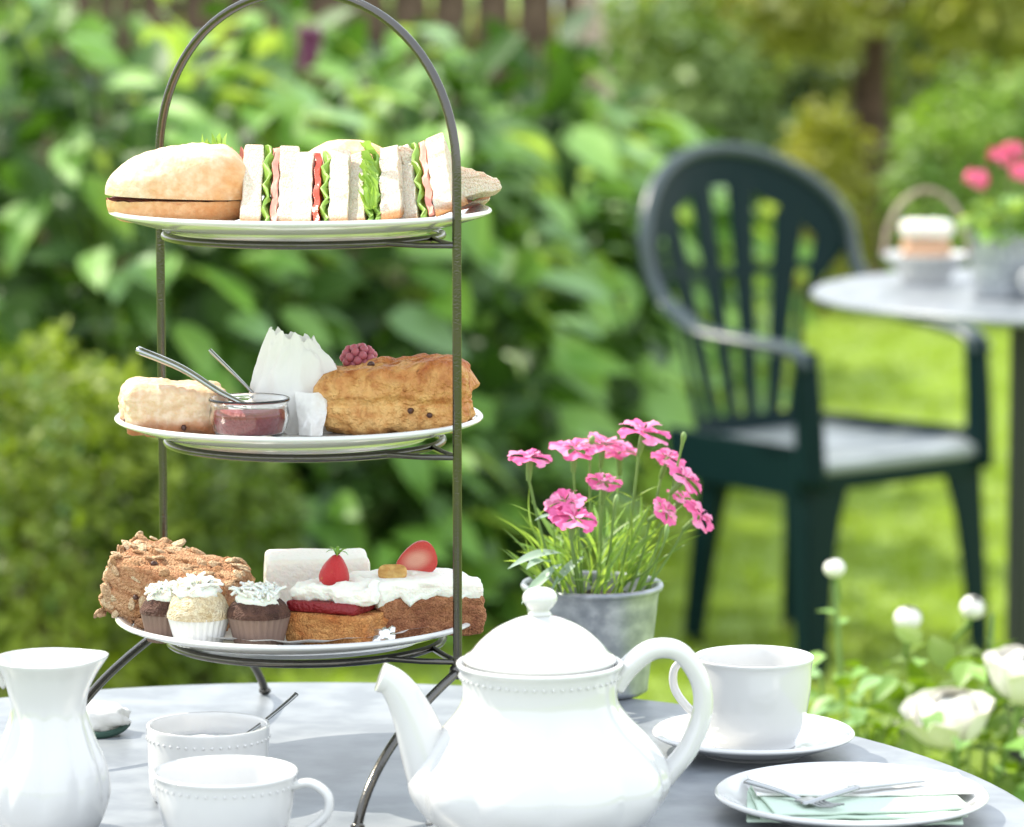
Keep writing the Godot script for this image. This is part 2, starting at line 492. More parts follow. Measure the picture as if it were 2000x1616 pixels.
func far_background() -> void:
	var lf := leaf_mesh(0.55, 0.25, 0.15, 4)
	var dark := [Color(0.045, 0.085, 0.022), Color(0.16, 0.22, 0.06)]
	var mid := [Color(0.10, 0.17, 0.045), Color(0.32, 0.43, 0.14)]
	var gold := [Color(0.33, 0.33, 0.045), Color(0.55, 0.52, 0.10)]
	var olive := [Color(0.19, 0.22, 0.04), Color(0.55, 0.53, 0.10)]
	var bright := [Color(0.10, 0.20, 0.03), Color(0.30, 0.44, 0.07)]
	# white garden wall far behind the hedge
	var g := G.new()
	g.rbox(Vector3(9.0, 2.6, 0.25), 0.02, 1, at(4.6, 1.3, -24.0))
	var w := part("garden_wall", g, M.wall, self)
	w.set_meta("label", "pale rendered garden wall far behind the hedge"); w.set_meta("category", "wall")
	shrub("dark_shrub", "dark green shrub behind the round-backed chair, beside the pale trunk", "shrub", Vector3(0.52, 0, -13.2), Vector3(0.42, 0.55, 0.4), 5200, 0.075, mid, 0.35, lf, "dark shrubs at the far end of the lawn")
	shrub("dark_shrub", "dark spreading shrub between the golden bush and the chair top", "shrub", Vector3(0.90, 0, -16.4), Vector3(0.5, 0.58, 0.4), 5200, 0.08, dark, 0.35, lf, "dark shrubs at the far end of the lawn")
	shrub("dark_shrub", "tall dark shrub just right of the brown tree trunk", "shrub", Vector3(2.05, 0, -16.2), Vector3(0.50, 0.7, 0.45), 5200, 0.08, dark, 0.4, lf, "dark shrubs at the far end of the lawn")
	shrub("dark_shrub", "large dark shrub filling the far corner behind the pink geranium", "shrub", Vector3(2.75, 0, -17.0), Vector3(0.65, 0.62, 0.5), 5200, 0.085, mid, 0.4, lf, "dark shrubs at the far end of the lawn")
	shrub("golden_shrub", "small golden yellow bush left of the brown tree trunk", "shrub", Vector3(1.055, 0, -12.6), Vector3(0.15, 0.36, 0.13), 2600, 0.05, gold, 0.25, lf)
	shrub("green_shrub", "bright green leafy bush behind the zinc pot of geraniums", "shrub", Vector3(1.52, 0, -12.3), Vector3(0.27, 0.42, 0.27), 2600, 0.06, bright, 0.35, lf)
	shrub("hedge_row", "long olive hedge across the far end of the garden", "hedge", Vector3(0.0, 0, -19.5), Vector3(6.0, 0.47, 0.5), 26000, 0.11, olive, 0.3, lf)
	shrub("leafy_shrub", "mid green shrub behind the wooden fence at the back", "shrub", Vector3(-1.2, 0, -12.5), Vector3(0.9, 0.9, 0.5), 6000, 0.10, mid, 0.3, lf)
	# brown tree with olive crown
	var t := thing("garden_tree", "tree with reddish brown trunk and yellow green leaves hanging low", "tree", Vector3(1.335, 0, -13.8))
	g = G.new()
	g.tube(spline([Vector3(0.04, 0, 0), Vector3(0.03, 0.25, 0), Vector3(-0.02, 0.6, 0), Vector3(0.0, 1.1, -0.02), Vector3(0.03, 1.7, -0.05)], 6), func(s: float) -> float: return (0.085 - 0.03 * s) * (1.0 + 0.5 * pow(1.0 - s, 8.0)), 12)
	part("trunk", g, M.bark, t)
	g = G.new()
	g.tube(spline([Vector3(-0.01, 0.75, 0), Vector3(-0.25, 0.98, 0.1), Vector3(-0.6, 1.1, 0.15)], 5), func(s: float) -> float: return 0.03 - 0.02 * s, 8)
	g.tube(spline([Vector3(0.0, 0.9, 0), Vector3(0.22, 1.15, 0.1), Vector3(0.5, 1.25, 0.1)], 5), func(s: float) -> float: return 0.028 - 0.018 * s, 8)
	part("limb", g, M.bark, t)
	var xs := []
	var cs := []
	for q in [[Vector3(-0.45, 1.0, 0.15), Vector3(0.5, 0.22, 0.35), 2200], [Vector3(0.5, 1.05, 0.1), Vector3(0.45, 0.28, 0.35), 2000], [Vector3(0.1, 1.35, 0), Vector3(0.8, 0.4, 0.6), 2600]]:
		var lc := leaf_cloud(q[0], q[1], q[2], 0.075, olive, 0.4, 0.2)
		xs.append_array(lc[0]); cs.append_array(lc[1])
	scatter("crown", lf, M.foliage, xs, cs, t)
	# slim pale trunk behind the bank
	t = thing("young_tree", "young tree with a slim pale pinkish trunk rising behind the leafy bank", "tree", Vector3(0.235, 0, -9.35))
	g = G.new()
	g.tube(spline([Vector3(0.05, 0, 0), Vector3(0.02, 0.5, 0), Vector3(-0.02, 0.9, 0), Vector3(-0.045, 1.15, 0), Vector3(-0.03, 1.6, 0.02), Vector3(0.02, 2.0, 0)], 6), func(s: float) -> float: return 0.035 - 0.012 * s, 10)
	part("trunk", g, M.pale_bark, t)
	var lc2 := leaf_cloud(Vector3(0, 2.1, 0), Vector3(0.6, 0.5, 0.6), 1800, 0.07, mid, 0.4, 0.2)
	scatter("crown", lf, M.foliage, lc2[0], lc2[1], t)
	# wooden fence
	t = thing("wooden_fence", "dark weathered wooden board fence behind the leafy bank", "fence", Vector3(-2.0, 0, -10.6))
	for k in 19:
		g = G.new()
		g.rbox(Vector3(0.105, 1.5 + rn(-0.02, 0.02), 0.02), 0.004, 1)
		part("board", g, M.wood, t, pose(Vector3(0.06 + k * 0.118, 0.76, rn(-0.004, 0.004)), Vector3(0, 0, rn(-0.4, 0.4))))
	for y in [0.35, 1.2]:
		g = G.new()
		g.rbox(Vector3(2.25, 0.07, 0.035), 0.004, 1)
		part("rail", g, M.wood, t, at(1.12, y, -0.034))

func broad_plant(label: String, p: Vector3, r: Vector3, n: int, size: float, tone: Array, leaves: Array) -> void:
	var o := thing("broadleaf_plant", label, "plant", p, 0.0, "broad-leaved plants of the leafy bank")
	var g := G.new()
	var cen := Vector3(0, r.y * 0.45, 0)
	var rr := Vector3(r.x, r.y * 0.55, r.z)
	for k in 9:
		var a := rn(0, TAU)
		var tip := Vector3(cos(a) * r.x * rn(0.2, 0.7), r.y * rn(0.7, 0.95), sin(a) * r.z * rn(0.2, 0.7))
		g.tube(spline([Vector3(cos(a), 0, sin(a)) * 0.03, tip * Vector3(0.3, 0.5, 0.3), tip], 4), func(s: float) -> float: return 0.006 - 0.003 * s, 5)
	part("stems", g, M.stem, o)
	for k in n:
		# spread over the camera-side and the top of the dome
		var a := rn(-0.25, 1.25) * PI
		var e := asin(clampf(rn(-0.75, 1.0), -1, 1))
		var d := Vector3(cos(a) * cos(e), sin(e), sin(a) * cos(e))
		var bump := 1.0 + 0.22 * noise(p * 3.0 + d * 1.6, 1.0)
		var q := cen + d * rr * bump * rn(0.78, 1.0)
		var dir := Vector3(d.x, 0.0, d.z).normalized() * rn(0.4, 1.0) + Vector3(rn(-0.6, 0.6), rn(-0.75, 0.15), rn(-0.5, 0.5)) + Vector3(0.25, 0, 0)
		var up := d * 0.55 + Vector3(rn(-0.5, 0.5), rn(0.4, 1.0), rn(-0.2, 0.6))
		var s := size * rn(0.7, 1.25)
		var mi: int = tone[rng.randi() % tone.size()]
		part("leaf", leaves[rng.randi() % leaves.size()], M["leaf%d" % mi], o, Transform3D(basis_to(dir, up, Vector3(s, s, s)), q))
	if label.contains("left side") or label.contains("lower leafy"):
		var bl := G.new()
		for k in 9: bl.ball(Vector3(0.012, 0.016, 0.012), 8, at(rn(-0.014, 0.014), rn(-0.03, 0.03), rn(-0.014, 0.014)))
		part("flower_head", bl, M.purple, o, at(-0.02 if label.contains("lower") else 0.06, r.y * 0.93, r.z * 0.75))
	var lc := leaf_cloud(cen, rr * 0.92, 420, size * 0.85, [Color(0.03, 0.075, 0.014), Color(0.09, 0.18, 0.036)], 0.2, 0.25)  # inner leaves coloured darker, painting shade into the gaps of the dome
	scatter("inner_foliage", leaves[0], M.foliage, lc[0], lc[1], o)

func leaf_bank() -> void:
	var leaves := [leaf_mesh(0.50, 0.22, 0.14, 7, 0.015), leaf_mesh(0.58, 0.35, 0.10, 7, 0.02), leaf_mesh(0.44, 0.12, 0.18, 7, 0.01)]
	# label, position, radii, leaf count, leaf size, tones
	var list := [
		["tall leafy plant at the far left edge above the yellow green shrub", Vector3(-1.02, 0, -7.0), Vector3(0.36, 1.30, 0.34), 95, 0.15, [0, 2, 3]],
		["broad-leaved plant between the picture's left edge and the stand's left rod", Vector3(-0.68, 0, -6.75), Vector3(0.30, 1.12, 0.32), 90, 0.15, [0, 1, 2]],
		["leafy plant seen through the arch of the cake stand on its left side", Vector3(-0.42, 0, -6.95), Vector3(0.28, 1.12, 0.32), 90, 0.15, [0, 1, 2, 3]],
		["leafy plant seen through the arch of the cake stand on its right side", Vector3(-0.16, 0, -7.15), Vector3(0.28, 1.07, 0.32), 90, 0.155, [0, 1, 2]],
		["leafy plant straight behind the cake stand's right rod", Vector3(0.06, 0, -7.7), Vector3(0.27, 1.09, 0.32), 90, 0.165, [0, 1, 1, 2]],
		["large-leaved plant with long drooping leaves left of the chair back", Vector3(0.20, 0, -8.5), Vector3(0.27, 0.86, 0.34), 90, 0.175, [0, 1, 1]],
		["lower leafy plant partly behind the chair's rounded back", Vector3(0.33, 0, -9.4), Vector3(0.27, 0.74, 0.34), 80, 0.175, [0, 1, 2]],
		["leafy plant at the far end of the bank, behind the chair slats", Vector3(0.50, 0, -10.8), Vector3(0.30, 0.66, 0.34), 60, 0.17, [0, 2, 3]],
		["rear leafy plant in front of the fence on the left", Vector3(-0.88, 0, -7.9), Vector3(0.40, 1.30, 0.34), 75, 0.15, [0, 3]],
		["rear leafy plant in front of the fence behind the stand", Vector3(-0.32, 0, -8.0), Vector3(0.42, 1.20, 0.34), 75, 0.15, [0, 2, 3]],
		["low leafy plant under the bank behind the middle plate", Vector3(-0.30, 0, -6.55), Vector3(0.26, 0.50, 0.24), 60, 0.14, [0, 3]],
		["low leafy plant behind the bottom plate and the stand's right rod", Vector3(-0.07, 0, -6.85), Vector3(0.24, 0.45, 0.24), 55, 0.14, [0, 3, 1]],
	]
	for q in list: broad_plant(q[0], q[1], q[2], q[3], q[4], q[5], leaves)

func near_left_shrubs() -> void:
	var lf := leaf_mesh(0.5, 0.2, 0.15, 4)
	var yel := [Color(0.095, 0.145, 0.014), Color(0.32, 0.39, 0.04)]
	shrub("yellow_green_shrub", "small-leaved yellow green shrub at the left behind the creamer", "shrub", Vector3(-0.72, 0, -5.75), Vector3(0.24, 0.32, 0.22), 6500, 0.032, yel, 0.22, lf)
	shrub("yellow_green_shrub", "lower small-leaved shrub to the left of the bottom plate", "shrub", Vector3(-0.50, 0, -5.85), Vector3(0.17, 0.27, 0.2), 4500, 0.032, [Color(0.07, 0.12, 0.014), Color(0.22, 0.30, 0.04)], 0.22, lf)

func garden_chair() -> void:
	var o := thing("garden_chair", "dark green moulded plastic armchair with a rounded slatted back", "chair", Vector3(0.523, 0, -6.435), 40.0)
	# back surface: u -1..1 across, y height
	var half := func(y: float) -> float:
		if y < 0.60: return lerpf(0.120, 0.155, (y - 0.33) / 0.27)
		if y < 0.70: return lerpf(0.155, 0.248, pow((y - 0.60) / 0.10, 0.8))
		var t := (y - 0.70) / 0.167
		return 0.248 * sqrt(maxf(0.0, 1.0 - t * t))
	var surf := func(x: float, y: float) -> Vector3:
		return Vector3(x, y, -0.17 - 0.16 * (y - 0.36) + 1.05 * x * x)
	var patch := func(nu: int, nv: int, f: Callable) -> G:
		# a sheet with thickness: front, back, closed round
		var g := G.new()
		g.grid(nu * 2 + 2, nv, func(u: float, w: float) -> Vector3:
			var k := int(round(u * (nu * 2 + 2)))
			var front := k <= nu
			var uu := float(k) / nu if front else 1.0 - float(k - nu - 1) / nu
			var q: Vector2 = f.call(clampf(uu, 0, 1), w)
			var s: Vector3 = surf.call(q.x, q.y)
			return s if front else s - Vector3(0, 0, 0.006), true)
		return g
	# solid top of the back
	var slot_top := func(a: float) -> float: return 0.803 - 0.12 * a * a
	part("back_top", patch.call(24, 6, func(u: float, w: float) -> Vector2:
		var a := u * 2.0 - 1.0
		var ang := a * PI * 0.5
		var top := Vector2(sin(ang) * 0.248, 0.70 + cos(ang) * 0.167)
		var low := Vector2(a * 0.215, slot_top.call(a))
		return low.lerp(top, w)), M.plastic, o)
	# side shells beside the outermost slots
	for s in [-1.0, 1.0]:
		part("back_side", patch.call(4, 16, func(u: float, w: float) -> Vector2:
			var y := lerpf(0.385, 0.735, w)
			var outer: float = half.call(y)
			if y > 0.70: outer = 0.248 * sqrt(1.0 - pow((y - 0.70) / 0.167, 2.0))
			var inner := minf(lerpf(0.098, 0.198, (y - 0.385) / 0.35), outer - 0.012)
			return Vector2(s * lerpf(inner, outer, u), y)), M.plastic, o)
	# slats fanning out from the seat
	for k in 4:
		var a := (k - 1.5) / 2.05
		part("slat", patch.call(2, 14, func(u: float, w: float) -> Vector2:
			var y := lerpf(0.385, slot_top.call(a) + 0.02, w)
			var x := a * lerpf(0.092, 0.200, w)
			return Vector2(x + (u - 0.5) * lerpf(0.024, 0.055, w), y)), M.plastic, o)
	for y in [0.655]:
		part("crossbar", patch.call(16, 2, func(u: float, w: float) -> Vector2:
			return Vector2((u * 2.0 - 1.0) * half.call(y) * 0.96, y + (w - 0.5) * 0.016 + 0.004 * cos(u * TAU))), M.plastic, o, at(0, 0, 0.002))
	part("back_apron", patch.call(12, 4, func(u: float, w: float) -> Vector2:
		var y := lerpf(0.33, 0.402, w)
		return Vector2((u * 2.0 - 1.0) * half.call(y), y)), M.plastic, o, at(0, 0, 0.001))
	# rolled rim round the back that runs on into the arms
	var rim := []
	for s in [-1.0, 1.0]:
		var pts := []
		for k in 14:
			var ang = s * PI * 0.5 * k / 13.0
			pts.append(surf.call(sin(ang) * 0.248, 0.70 + cos(ang) * 0.167))
		pts.append(Vector3(s * 0.247, 0.655, -0.145))
		pts.append(Vector3(s * 0.246, 0.61, -0.105))
		rim.append_array(pts)
		var g := G.new()
		g.tube(spline(pts, 3), func(_t: float) -> float: return 0.013, 10, Vector2(1, 1))
		part("back_rim", g, M.plastic_glare, o)
		g = G.new()
		g.tube(spline([Vector3(s * 0.252, 0.62, -0.105), Vector3(s * 0.243, 0.578, -0.03), Vector3(s * 0.235, 0.567, 0.08), Vector3(s * 0.213, 0.555, 0.172), Vector3(s * 0.206, 0.53, 0.202)], 6), func(t: float) -> float: return 0.024 - 0.004 * absf(t - 0.6), 12, Vector2(1.0, 0.5))
		part("armrest", g, M.plastic_glare, o)
		g = G.new()
		g.tube(spline([Vector3(s * 0.206, 0.555, 0.187), Vector3(s * 0.205, 0.45, 0.197), Vector3(s * 0.203, 0.33, 0.202)], 5), func(t: float) -> float: return 0.026 + 0.006 * t, 12, Vector2(0.55, 1.0))
		part("arm_post", g, M.plastic, o)
		# legs: two flanges each, meeting in a corner
		for zz in [1.0, -1.0]:
			var top := Vector3(s * (0.206 if zz > 0 else 0.140), 0.36, 0.202 if zz > 0 else -0.135)
			var foot := Vector3(s * (0.222 if zz > 0 else 0.145), 0.0, 0.217 if zz > 0 else -0.175)
			g = G.new()
			g.grid(4, 8, func(u: float, t: float) -> Vector3:
				var p := foot.lerp(top, t)
				var w := lerpf(0.028, 0.055, t) + 0.03 * pow(t, 6.0)
				var k := int(round(u * 4.0)) % 4
				return p + Vector3(-s * (0.004 if k == 1 or k == 2 else 0.0), 0, -zz * (w if k >= 2 else 0.0)), true)
			g.grid(4, 8, func(u: float, t: float) -> Vector3:
				var p := foot.lerp(top, t)
				var w := lerpf(0.045, 0.072, t) + 0.04 * pow(t, 6.0)
				var k := int(round(u * 4.0)) % 4
				return p + Vector3(-s * (w if k >= 2 else 0.0), 0, zz * (0.001 if k == 1 or k == 2 else -0.004)), true)
			part("leg", g, M.plastic, o)
	# seat with rolled front edge and skirts
	var g2 := G.new()
	var ring := round_poly([Vector2(-0.175, -0.17), Vector2(0.175, -0.17), Vector2(0.212, 0.212), Vector2(-0.212, 0.212)], 0.035, 6, 8)
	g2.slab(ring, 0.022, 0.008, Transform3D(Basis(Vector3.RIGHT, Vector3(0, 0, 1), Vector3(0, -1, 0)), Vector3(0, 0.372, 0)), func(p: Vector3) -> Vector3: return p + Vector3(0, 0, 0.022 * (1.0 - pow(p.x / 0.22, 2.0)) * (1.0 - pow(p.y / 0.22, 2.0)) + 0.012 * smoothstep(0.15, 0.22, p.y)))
	part("seat", g2, M.plastic_seat_glare, o)
	for s in [-1.0, 1.0]:
		g2 = G.new()
		g2.rbox(Vector3(0.012, 0.088, 0.375), 0.005, 2)
		part("seat_skirt", g2, M.plastic, o, pose(Vector3(s * 0.192, 0.352, 0.01), Vector3(0, s * 4.5, 0)))
	g2 = G.new()
	g2.rbox(Vector3(0.38, 0.05, 0.012), 0.004, 3)
	part("seat_skirt", g2, M.plastic, o, at(0, 0.345, 0.203))

func disc(r: float, t: float, seg: int) -> G:
	var g := G.new()
	var pr := [Vector2(0, 0), Vector2(r * 0.6, 0), Vector2(r - 0.012, 0), Vector2(r - 0.003, t * 0.12), Vector2(r, t * 0.35), Vector2(r, t * 0.65), Vector2(r - 0.0025, t * 0.92), Vector2(r - 0.007, t), Vector2(r - 0.03, t), Vector2(r * 0.6, t), Vector2(0, t)]
	g.lathe(pr, seg)
	return g

func far_table() -> void:
	var c := Vector3(0.838, 0, -5.19)
	var o := thing("garden_table", "second round grey garden table standing beside the plastic chair", "table", c)
	part("table_top", disc(0.42, 0.013, 72), M.table, o, at(0, 0.733, 0))
	for k in 4:
		var a := deg_to_rad(145.0 + 90.0 * k)
		var g := G.new()
		g.tube([Vector3(cos(a) * 0.17, 0.734, sin(a) * 0.17), Vector3(cos(a) * 0.17, 0.4, sin(a) * 0.17), Vector3(cos(a) * 0.17, 0.0, sin(a) * 0.17)], func(_t: float) -> float: return 0.016, 10)
		part("leg", g, M.iron, o)
	# white tea things
	var p := Vector3(0.592, 0.746, -5.33)
	o = thing("serving_dish", "white footed dish on the far table", "dish", p)
	var g := G.new()
	g.lathe(curve2([Vector2(0, 0.012), Vector2(0.026, 0.0), Vector2(0.032, 0.0), Vector2(0.034, 0.004), Vector2(0.045, 0.022), Vector2(0.063, 0.038), Vector2(0.065, 0.042), Vector2(0.061, 0.040), Vector2(0.043, 0.026), Vector2(0.02, 0.018), Vector2(0, 0.017)], 4), 40)
	part("bowl", g, M.china, o)
	g = G.new()
	var arc := []
	for k in 17:
		var a := PI * k / 16.0
		arc.append(Vector3(cos(a) * 0.060, 0.040 + sin(a) * 0.093, 0))
	g.tube(arc, func(_t: float) -> float: return 0.0035, 8)
	part("handle", g, M.pale_bark, o, Transform3D(), "thin tan hoop handle arching over the dish")
	o = thing("filled_roll", "pinkish beige roll with white top lying in the far dish", "bread roll", p + Vector3(0, 0.022, 0))
	g = G.new()
	g.rbox(Vector3(0.07, 0.034, 0.055), 0.015, 4, at(0, 0.026, 0), func(q: Vector3) -> Vector3: return q + Vector3.ONE * 0.0025 * noise(q, 40.0), func(_q: Vector3) -> Color: return Color(0.58, 0.38, 0.26))
	part("roll", g, M.crust, o)
	g = G.new()
	g.rbox(Vector3(0.074, 0.024, 0.06), 0.011, 4, at(0, 0.055, 0), func(q: Vector3) -> Vector3: return q + Vector3.ONE * 0.0025 * noise(q, 40.0))
	part("icing", g, M.frosting, o)
	# zinc pot with geraniums
	p = Vector3(0.672, 0.746, -5.10)
	o = thing("zinc_pot", "zinc flower pot on the far table holding pink geraniums", "flower pot", p)
	pot_mesh(o, 0.047, 0.040, 0.092)
	o = thing("geranium", "coral pink geraniums growing in the far zinc pot", "potted plant", p + Vector3(0, 0.085, 0))
	var lm := leaf_mesh(0.9, 0.3, 0.1, 5)
	for k in 46:
		var a := rn(0, TAU)
		var d := Vector3(cos(a), rn(0.3, 1.8), sin(a)).normalized()
		part("leaf", lm, M["leaf%d" % (k % 2)] if k % 3 else M.needle, o, Transform3D(basis_to(d + Vector3(0, -0.5, 0), d, Vector3.ONE * rn(0.03, 0.045)), d * Vector3(0.045, 0.05, 0.045) * rn(0.5, 1.0)))
	for q in [Vector3(-0.04, 0.075, 0.01), Vector3(-0.006, 0.106, 0.0), Vector3(0.02, 0.085, 0.02), Vector3(0.012, 0.11, -0.02), Vector3(0.05, 0.06, 0.01)]:
		g = G.new()
		g.tube([Vector3(q.x * 0.3, 0, q.z * 0.3), Vector3(q.x * 0.8, q.y * 0.5, q.z), q], func(_t: float) -> float: return 0.0016, 6)
		part("stem", g, M.stem, o)
		var fl := part("flower_head", flower_cluster(0.017), M.coral, o, at(q.x, q.y, q.z))
		fl.rotation_degrees = Vector3(rn(-15, 15), rn(0, 360), 0)
	# white cup at the frame edge
	o = thing("tea_cup", "white cup beside the far zinc pot, cut by the picture edge", "cup", Vector3(0.735, 0.746, -5.02))
	cup_parts(o, 0.036, 0.024, 0.05, 200.0)

func flower_cluster(r: float) -> ArrayMesh:
	var g := G.new()
	for k in 26:
		var d := Vector3(rn(-1, 1), rn(-0.25, 1), rn(-1, 1)).normalized()
		var b := basis_to(d, Vector3(rn(-1, 1), rn(-1, 1), rn(-1, 1)), Vector3.ONE)
		var w := r * rn(0.3, 0.45)
		g.grid(5, 2, func(u: float, t: float) -> Vector3: return Vector3(cos(u * TAU) * w * t, sin(u * TAU) * w * t, (0.25 * t * t) * w), true, Transform3D(b, d * r * rn(0.6, 1.0)))
	return g.mesh()

func pot_mesh(o: Node3D, r1: float, r0: float, h: float) -> void:
	var g := G.new()
	var pr := [Vector2(0, 0), Vector2(r0 - 0.003, 0), Vector2(r0, 0.002)]
	for k in 9: pr.append(Vector2(lerpf(r0, r1 - 0.001, k / 8.0), lerpf(0.004, h - 0.005, k / 8.0)))
	pr.append_array([Vector2(r1 + 0.0012, h - 0.004), Vector2(r1 + 0.002, h - 0.002), Vector2(r1 + 0.0012, h), Vector2(r1 - 0.001, h), Vector2(r1 - 0.002, h - 0.003), Vector2(r1 - 0.004, h - 0.02), Vector2(r0 - 0.002, 0.004), Vector2(0, 0.004)])
	g.lathe(pr, 48)
	part("pot", g, M.zinc, o)
	g = G.new()
	g.grid(24, 4, func(u: float, w: float) -> Vector3:
		var p := Vector3(cos(u * TAU), 0, sin(u * TAU)) * (r1 - 0.005) * w
		return p + Vector3(0, h - 0.013 + 0.004 * noise(p, 60.0), 0), true)
	part("soil", g, M.soil, o)

func rose_bush() -> void:
	var o := thing("rose_bush", "white rose bush with yellow green leaves in front of the plastic chair", "rose bush", Vector3(0.37, 0, -3.12))
	var lm := [leaf_mesh(0.62, 0.2, 0.12, 6), leaf_mesh(0.55, 0.3, 0.15, 6)]
	# canes
	var tips := []
	for k in 16:
		var a := TAU * k / 16.0
		var tip := Vector3(cos(a) * rn(0.06, 0.17), rn(0.48, 0.62), sin(a) * rn(0.05, 0.16))
		tips.append(tip)
	tips.append(Vector3(-0.09, 0.675, -0.08))
	tips.append(Vector3(0.045, 0.65, -0.06))
	for tip in tips:
		var g := G.new()
		g.tube(spline([Vector3(tip.x * 0.15, 0, tip.z * 0.15), Vector3(tip.x * 0.7, tip.y * 0.5, tip.z * 0.7), tip], 5), func(s: float) -> float: return 0.005 - 0.0032 * s, 6)
		part("cane", g, M.stem, o)
	# leaves in front as parts
	for k in 290:
		var a := rn(-0.2, 1.2) * PI
		var hgt := pow(rng.randf(), 0.7)
		var rad := lerpf(0.21, 0.17, hgt) * rn(0.45, 1.05)
		var q := Vector3(cos(a) * rad, 0.38 + 0.28 * hgt - 0.3 * absf(cos(a) * rad), sin(a) * rad)
		var d := Vector3(cos(a), rn(-0.5, 0.4), sin(a)) + Vector3(rn(-0.7, 0.7), 0, rn(-0.7, 0.7))
		if q.distance_to(Vector3(-0.010, 0.590, 0.10)) < 0.05 or q.distance_to(Vector3(0.052, 0.625, 0.10)) < 0.045: q += Vector3(-0.06 if q.x < 0.02 else 0.09, -0.03, -0.07)
		var s := rn(0.020, 0.036)
		part("leaf", lm[k % 2], M.needle if k % 3 == 0 else M["leaf%d" % [0, 1, 2, 1][k % 4]], o, Transform3D(basis_to(d, Vector3(rn(-0.4, 0.4), 1, rn(-0.2, 0.7)), Vector3.ONE * s), q))
	for tip in [tips[16], tips[17]]:
		for k in 9:
			var t := rn(0.6, 0.97)
			var q: Vector3 = Vector3(tip.x * lerpf(0.6, 1, t), tip.y * t, tip.z * lerpf(0.6, 1, t))
			part("leaf", lm[0], M.leaf1, o, Transform3D(basis_to(Vector3(rn(-1, 1), rn(-0.2, 0.5), rn(-1, 1)), Vector3.UP, Vector3.ONE * rn(0.02, 0.034)), q))
	var lc := leaf_cloud(Vector3(0.01, 0.385, 0), Vector3(0.22, 0.245, 0.18), 4200, 0.028, [Color(0.10, 0.17, 0.02), Color(0.22, 0.32, 0.04)], 0.2, 0.3)
	var kept := []
	var tones := []
	for k in lc[0].size():
		var at_leaf: Vector3 = (lc[0][k] as Transform3D).origin
		if at_leaf.distance_to(Vector3(-0.010, 0.590, 0.10)) > 0.052 and at_leaf.distance_to(Vector3(0.052, 0.625, 0.10)) > 0.05:
			kept.append(lc[0][k]); tones.append(lc[1][k])
	scatter("inner_foliage", lm[0], M.foliage, kept, tones, o)
	# open roses and buds, places relative to the bush
	var list := [[Vector3(-0.010, 0.590, 0.10), 0.0300, Vector3(10, -20, 6)], [Vector3(0.052, 0.625, 0.10), 0.0300, Vector3(8, 30, -8)], [Vector3(-0.026, 0.640, -0.08), 0.011, Vector3(10, 0, 0)], [Vector3(0.035, 0.643, -0.12), 0.010, Vector3(20, 40, 0)], [Vector3(0.072, 0.56, 0.02), 0.012, Vector3(10, 70, 0)], [Vector3(-0.09, 0.685, -0.08), 0.008, Vector3(0, 0, 10)]]
	for q in list:
		var r: float = q[1]
		var small := r < 0.02
		var head := part("rose", rose_petals(r * (1.5 if small else 1.0), 0, 5), M.rose, o, pose(q[0], q[2]))
		part("petal_ring", rose_petals(r * (1.1 if small else 1.0), 1, 6), M.rose, head)
		if not small: part("petal_ring", rose_petals(r, 2, 7), M.rose, head)
		var g := G.new()
		g.tube([Vector3(0, -r * 0.1, 0), Vector3(0, -r * 1.5, 0), Vector3(0, -r * 3.5, -0.01)], func(s: float) -> float: return 0.0025 + (0.3 * r if s < 0.2 else 0.0) * 0.5, 6)
		part("stalk", g, M.stem, head)

func rose_petals(r: float, ring: int, n: int) -> ArrayMesh:
	var g := G.new()
	var rad: float = r * [0.66, 0.84, 1.0][ring]
	var rim: float = [0.10, 0.19, 0.33][ring] * PI
	for k in n:
		var a0 := TAU * k / n + ring * 0.5
		var wide := (TAU / n) * rn(0.72, 0.9)
		var wob := rn(0.86, 1.14)
		var drop := rn(-0.05, 0.08) * PI
		g.grid(10, 8, func(u: float, t: float) -> Vector3:
			var s := u * 2.0 - 1.0
			var top := rim + drop + 0.16 * s * s * s * s + 0.05 * sin(s * 7.0 + k)
			var th := lerpf(PI * 0.93, top, t)
			var flare := 1.0 + 0.16 * pow(t, 5.0) * ring + 0.05 * s * s
			var a := a0 + s * wide
			var q := Vector3(cos(a) * sin(th), 0, sin(a) * sin(th)) * rad * wob * flare
			return q + Vector3(0, (cos(th) * 0.92 + 0.18) * rad * wob - 0.06 * r * pow(t, 6.0) * ring, 0))
	return g.mesh()

func main_table() -> void:
	var o := thing("garden_table", "round blue grey garden table carrying the cake stand and tea set", "table", Vector3(-0.128, 0, -2.0))
	part("table_top", disc(0.43, 0.024, 120), M.table, o, at(0, 0.716, 0))
	for k in 4:
		var a := deg_to_rad(45.0 + 90.0 * k)
		var g := G.new()
		g.tube([Vector3(cos(a) * 0.2, 0.717, sin(a) * 0.2), Vector3(cos(a) * 0.23, 0.4, sin(a) * 0.23), Vector3(cos(a) * 0.27, 0.0, sin(a) * 0.27)], func(_t: float) -> float: return 0.016, 10)
		part("leg", g, M.iron, o)

func plate_mesh(r: float, h: float, base: float) -> G:
	var g := G.new()
	g.lathe(curve2([Vector2(0, 0.003), Vector2(base - 0.006, 0.003), Vector2(base - 0.003, 0.0), Vector2(base, 0.0), Vector2(base + 0.003, 0.002), Vector2(lerpf(base, r, 0.45), h * 0.42), Vector2(r - 0.004, h - 0.0026), Vector2(r - 0.0008, h - 0.0012), Vector2(r, h), Vector2(r - 0.0012, h + 0.0012), Vector2(r - 0.004, h + 0.0010), Vector2(lerpf(base, r, 0.5), h * 0.55), Vector2(base + 0.002, 0.0058), Vector2(base - 0.004, 0.005), Vector2(base * 0.5, 0.005), Vector2(0, 0.005)], 3), 72)
	return g

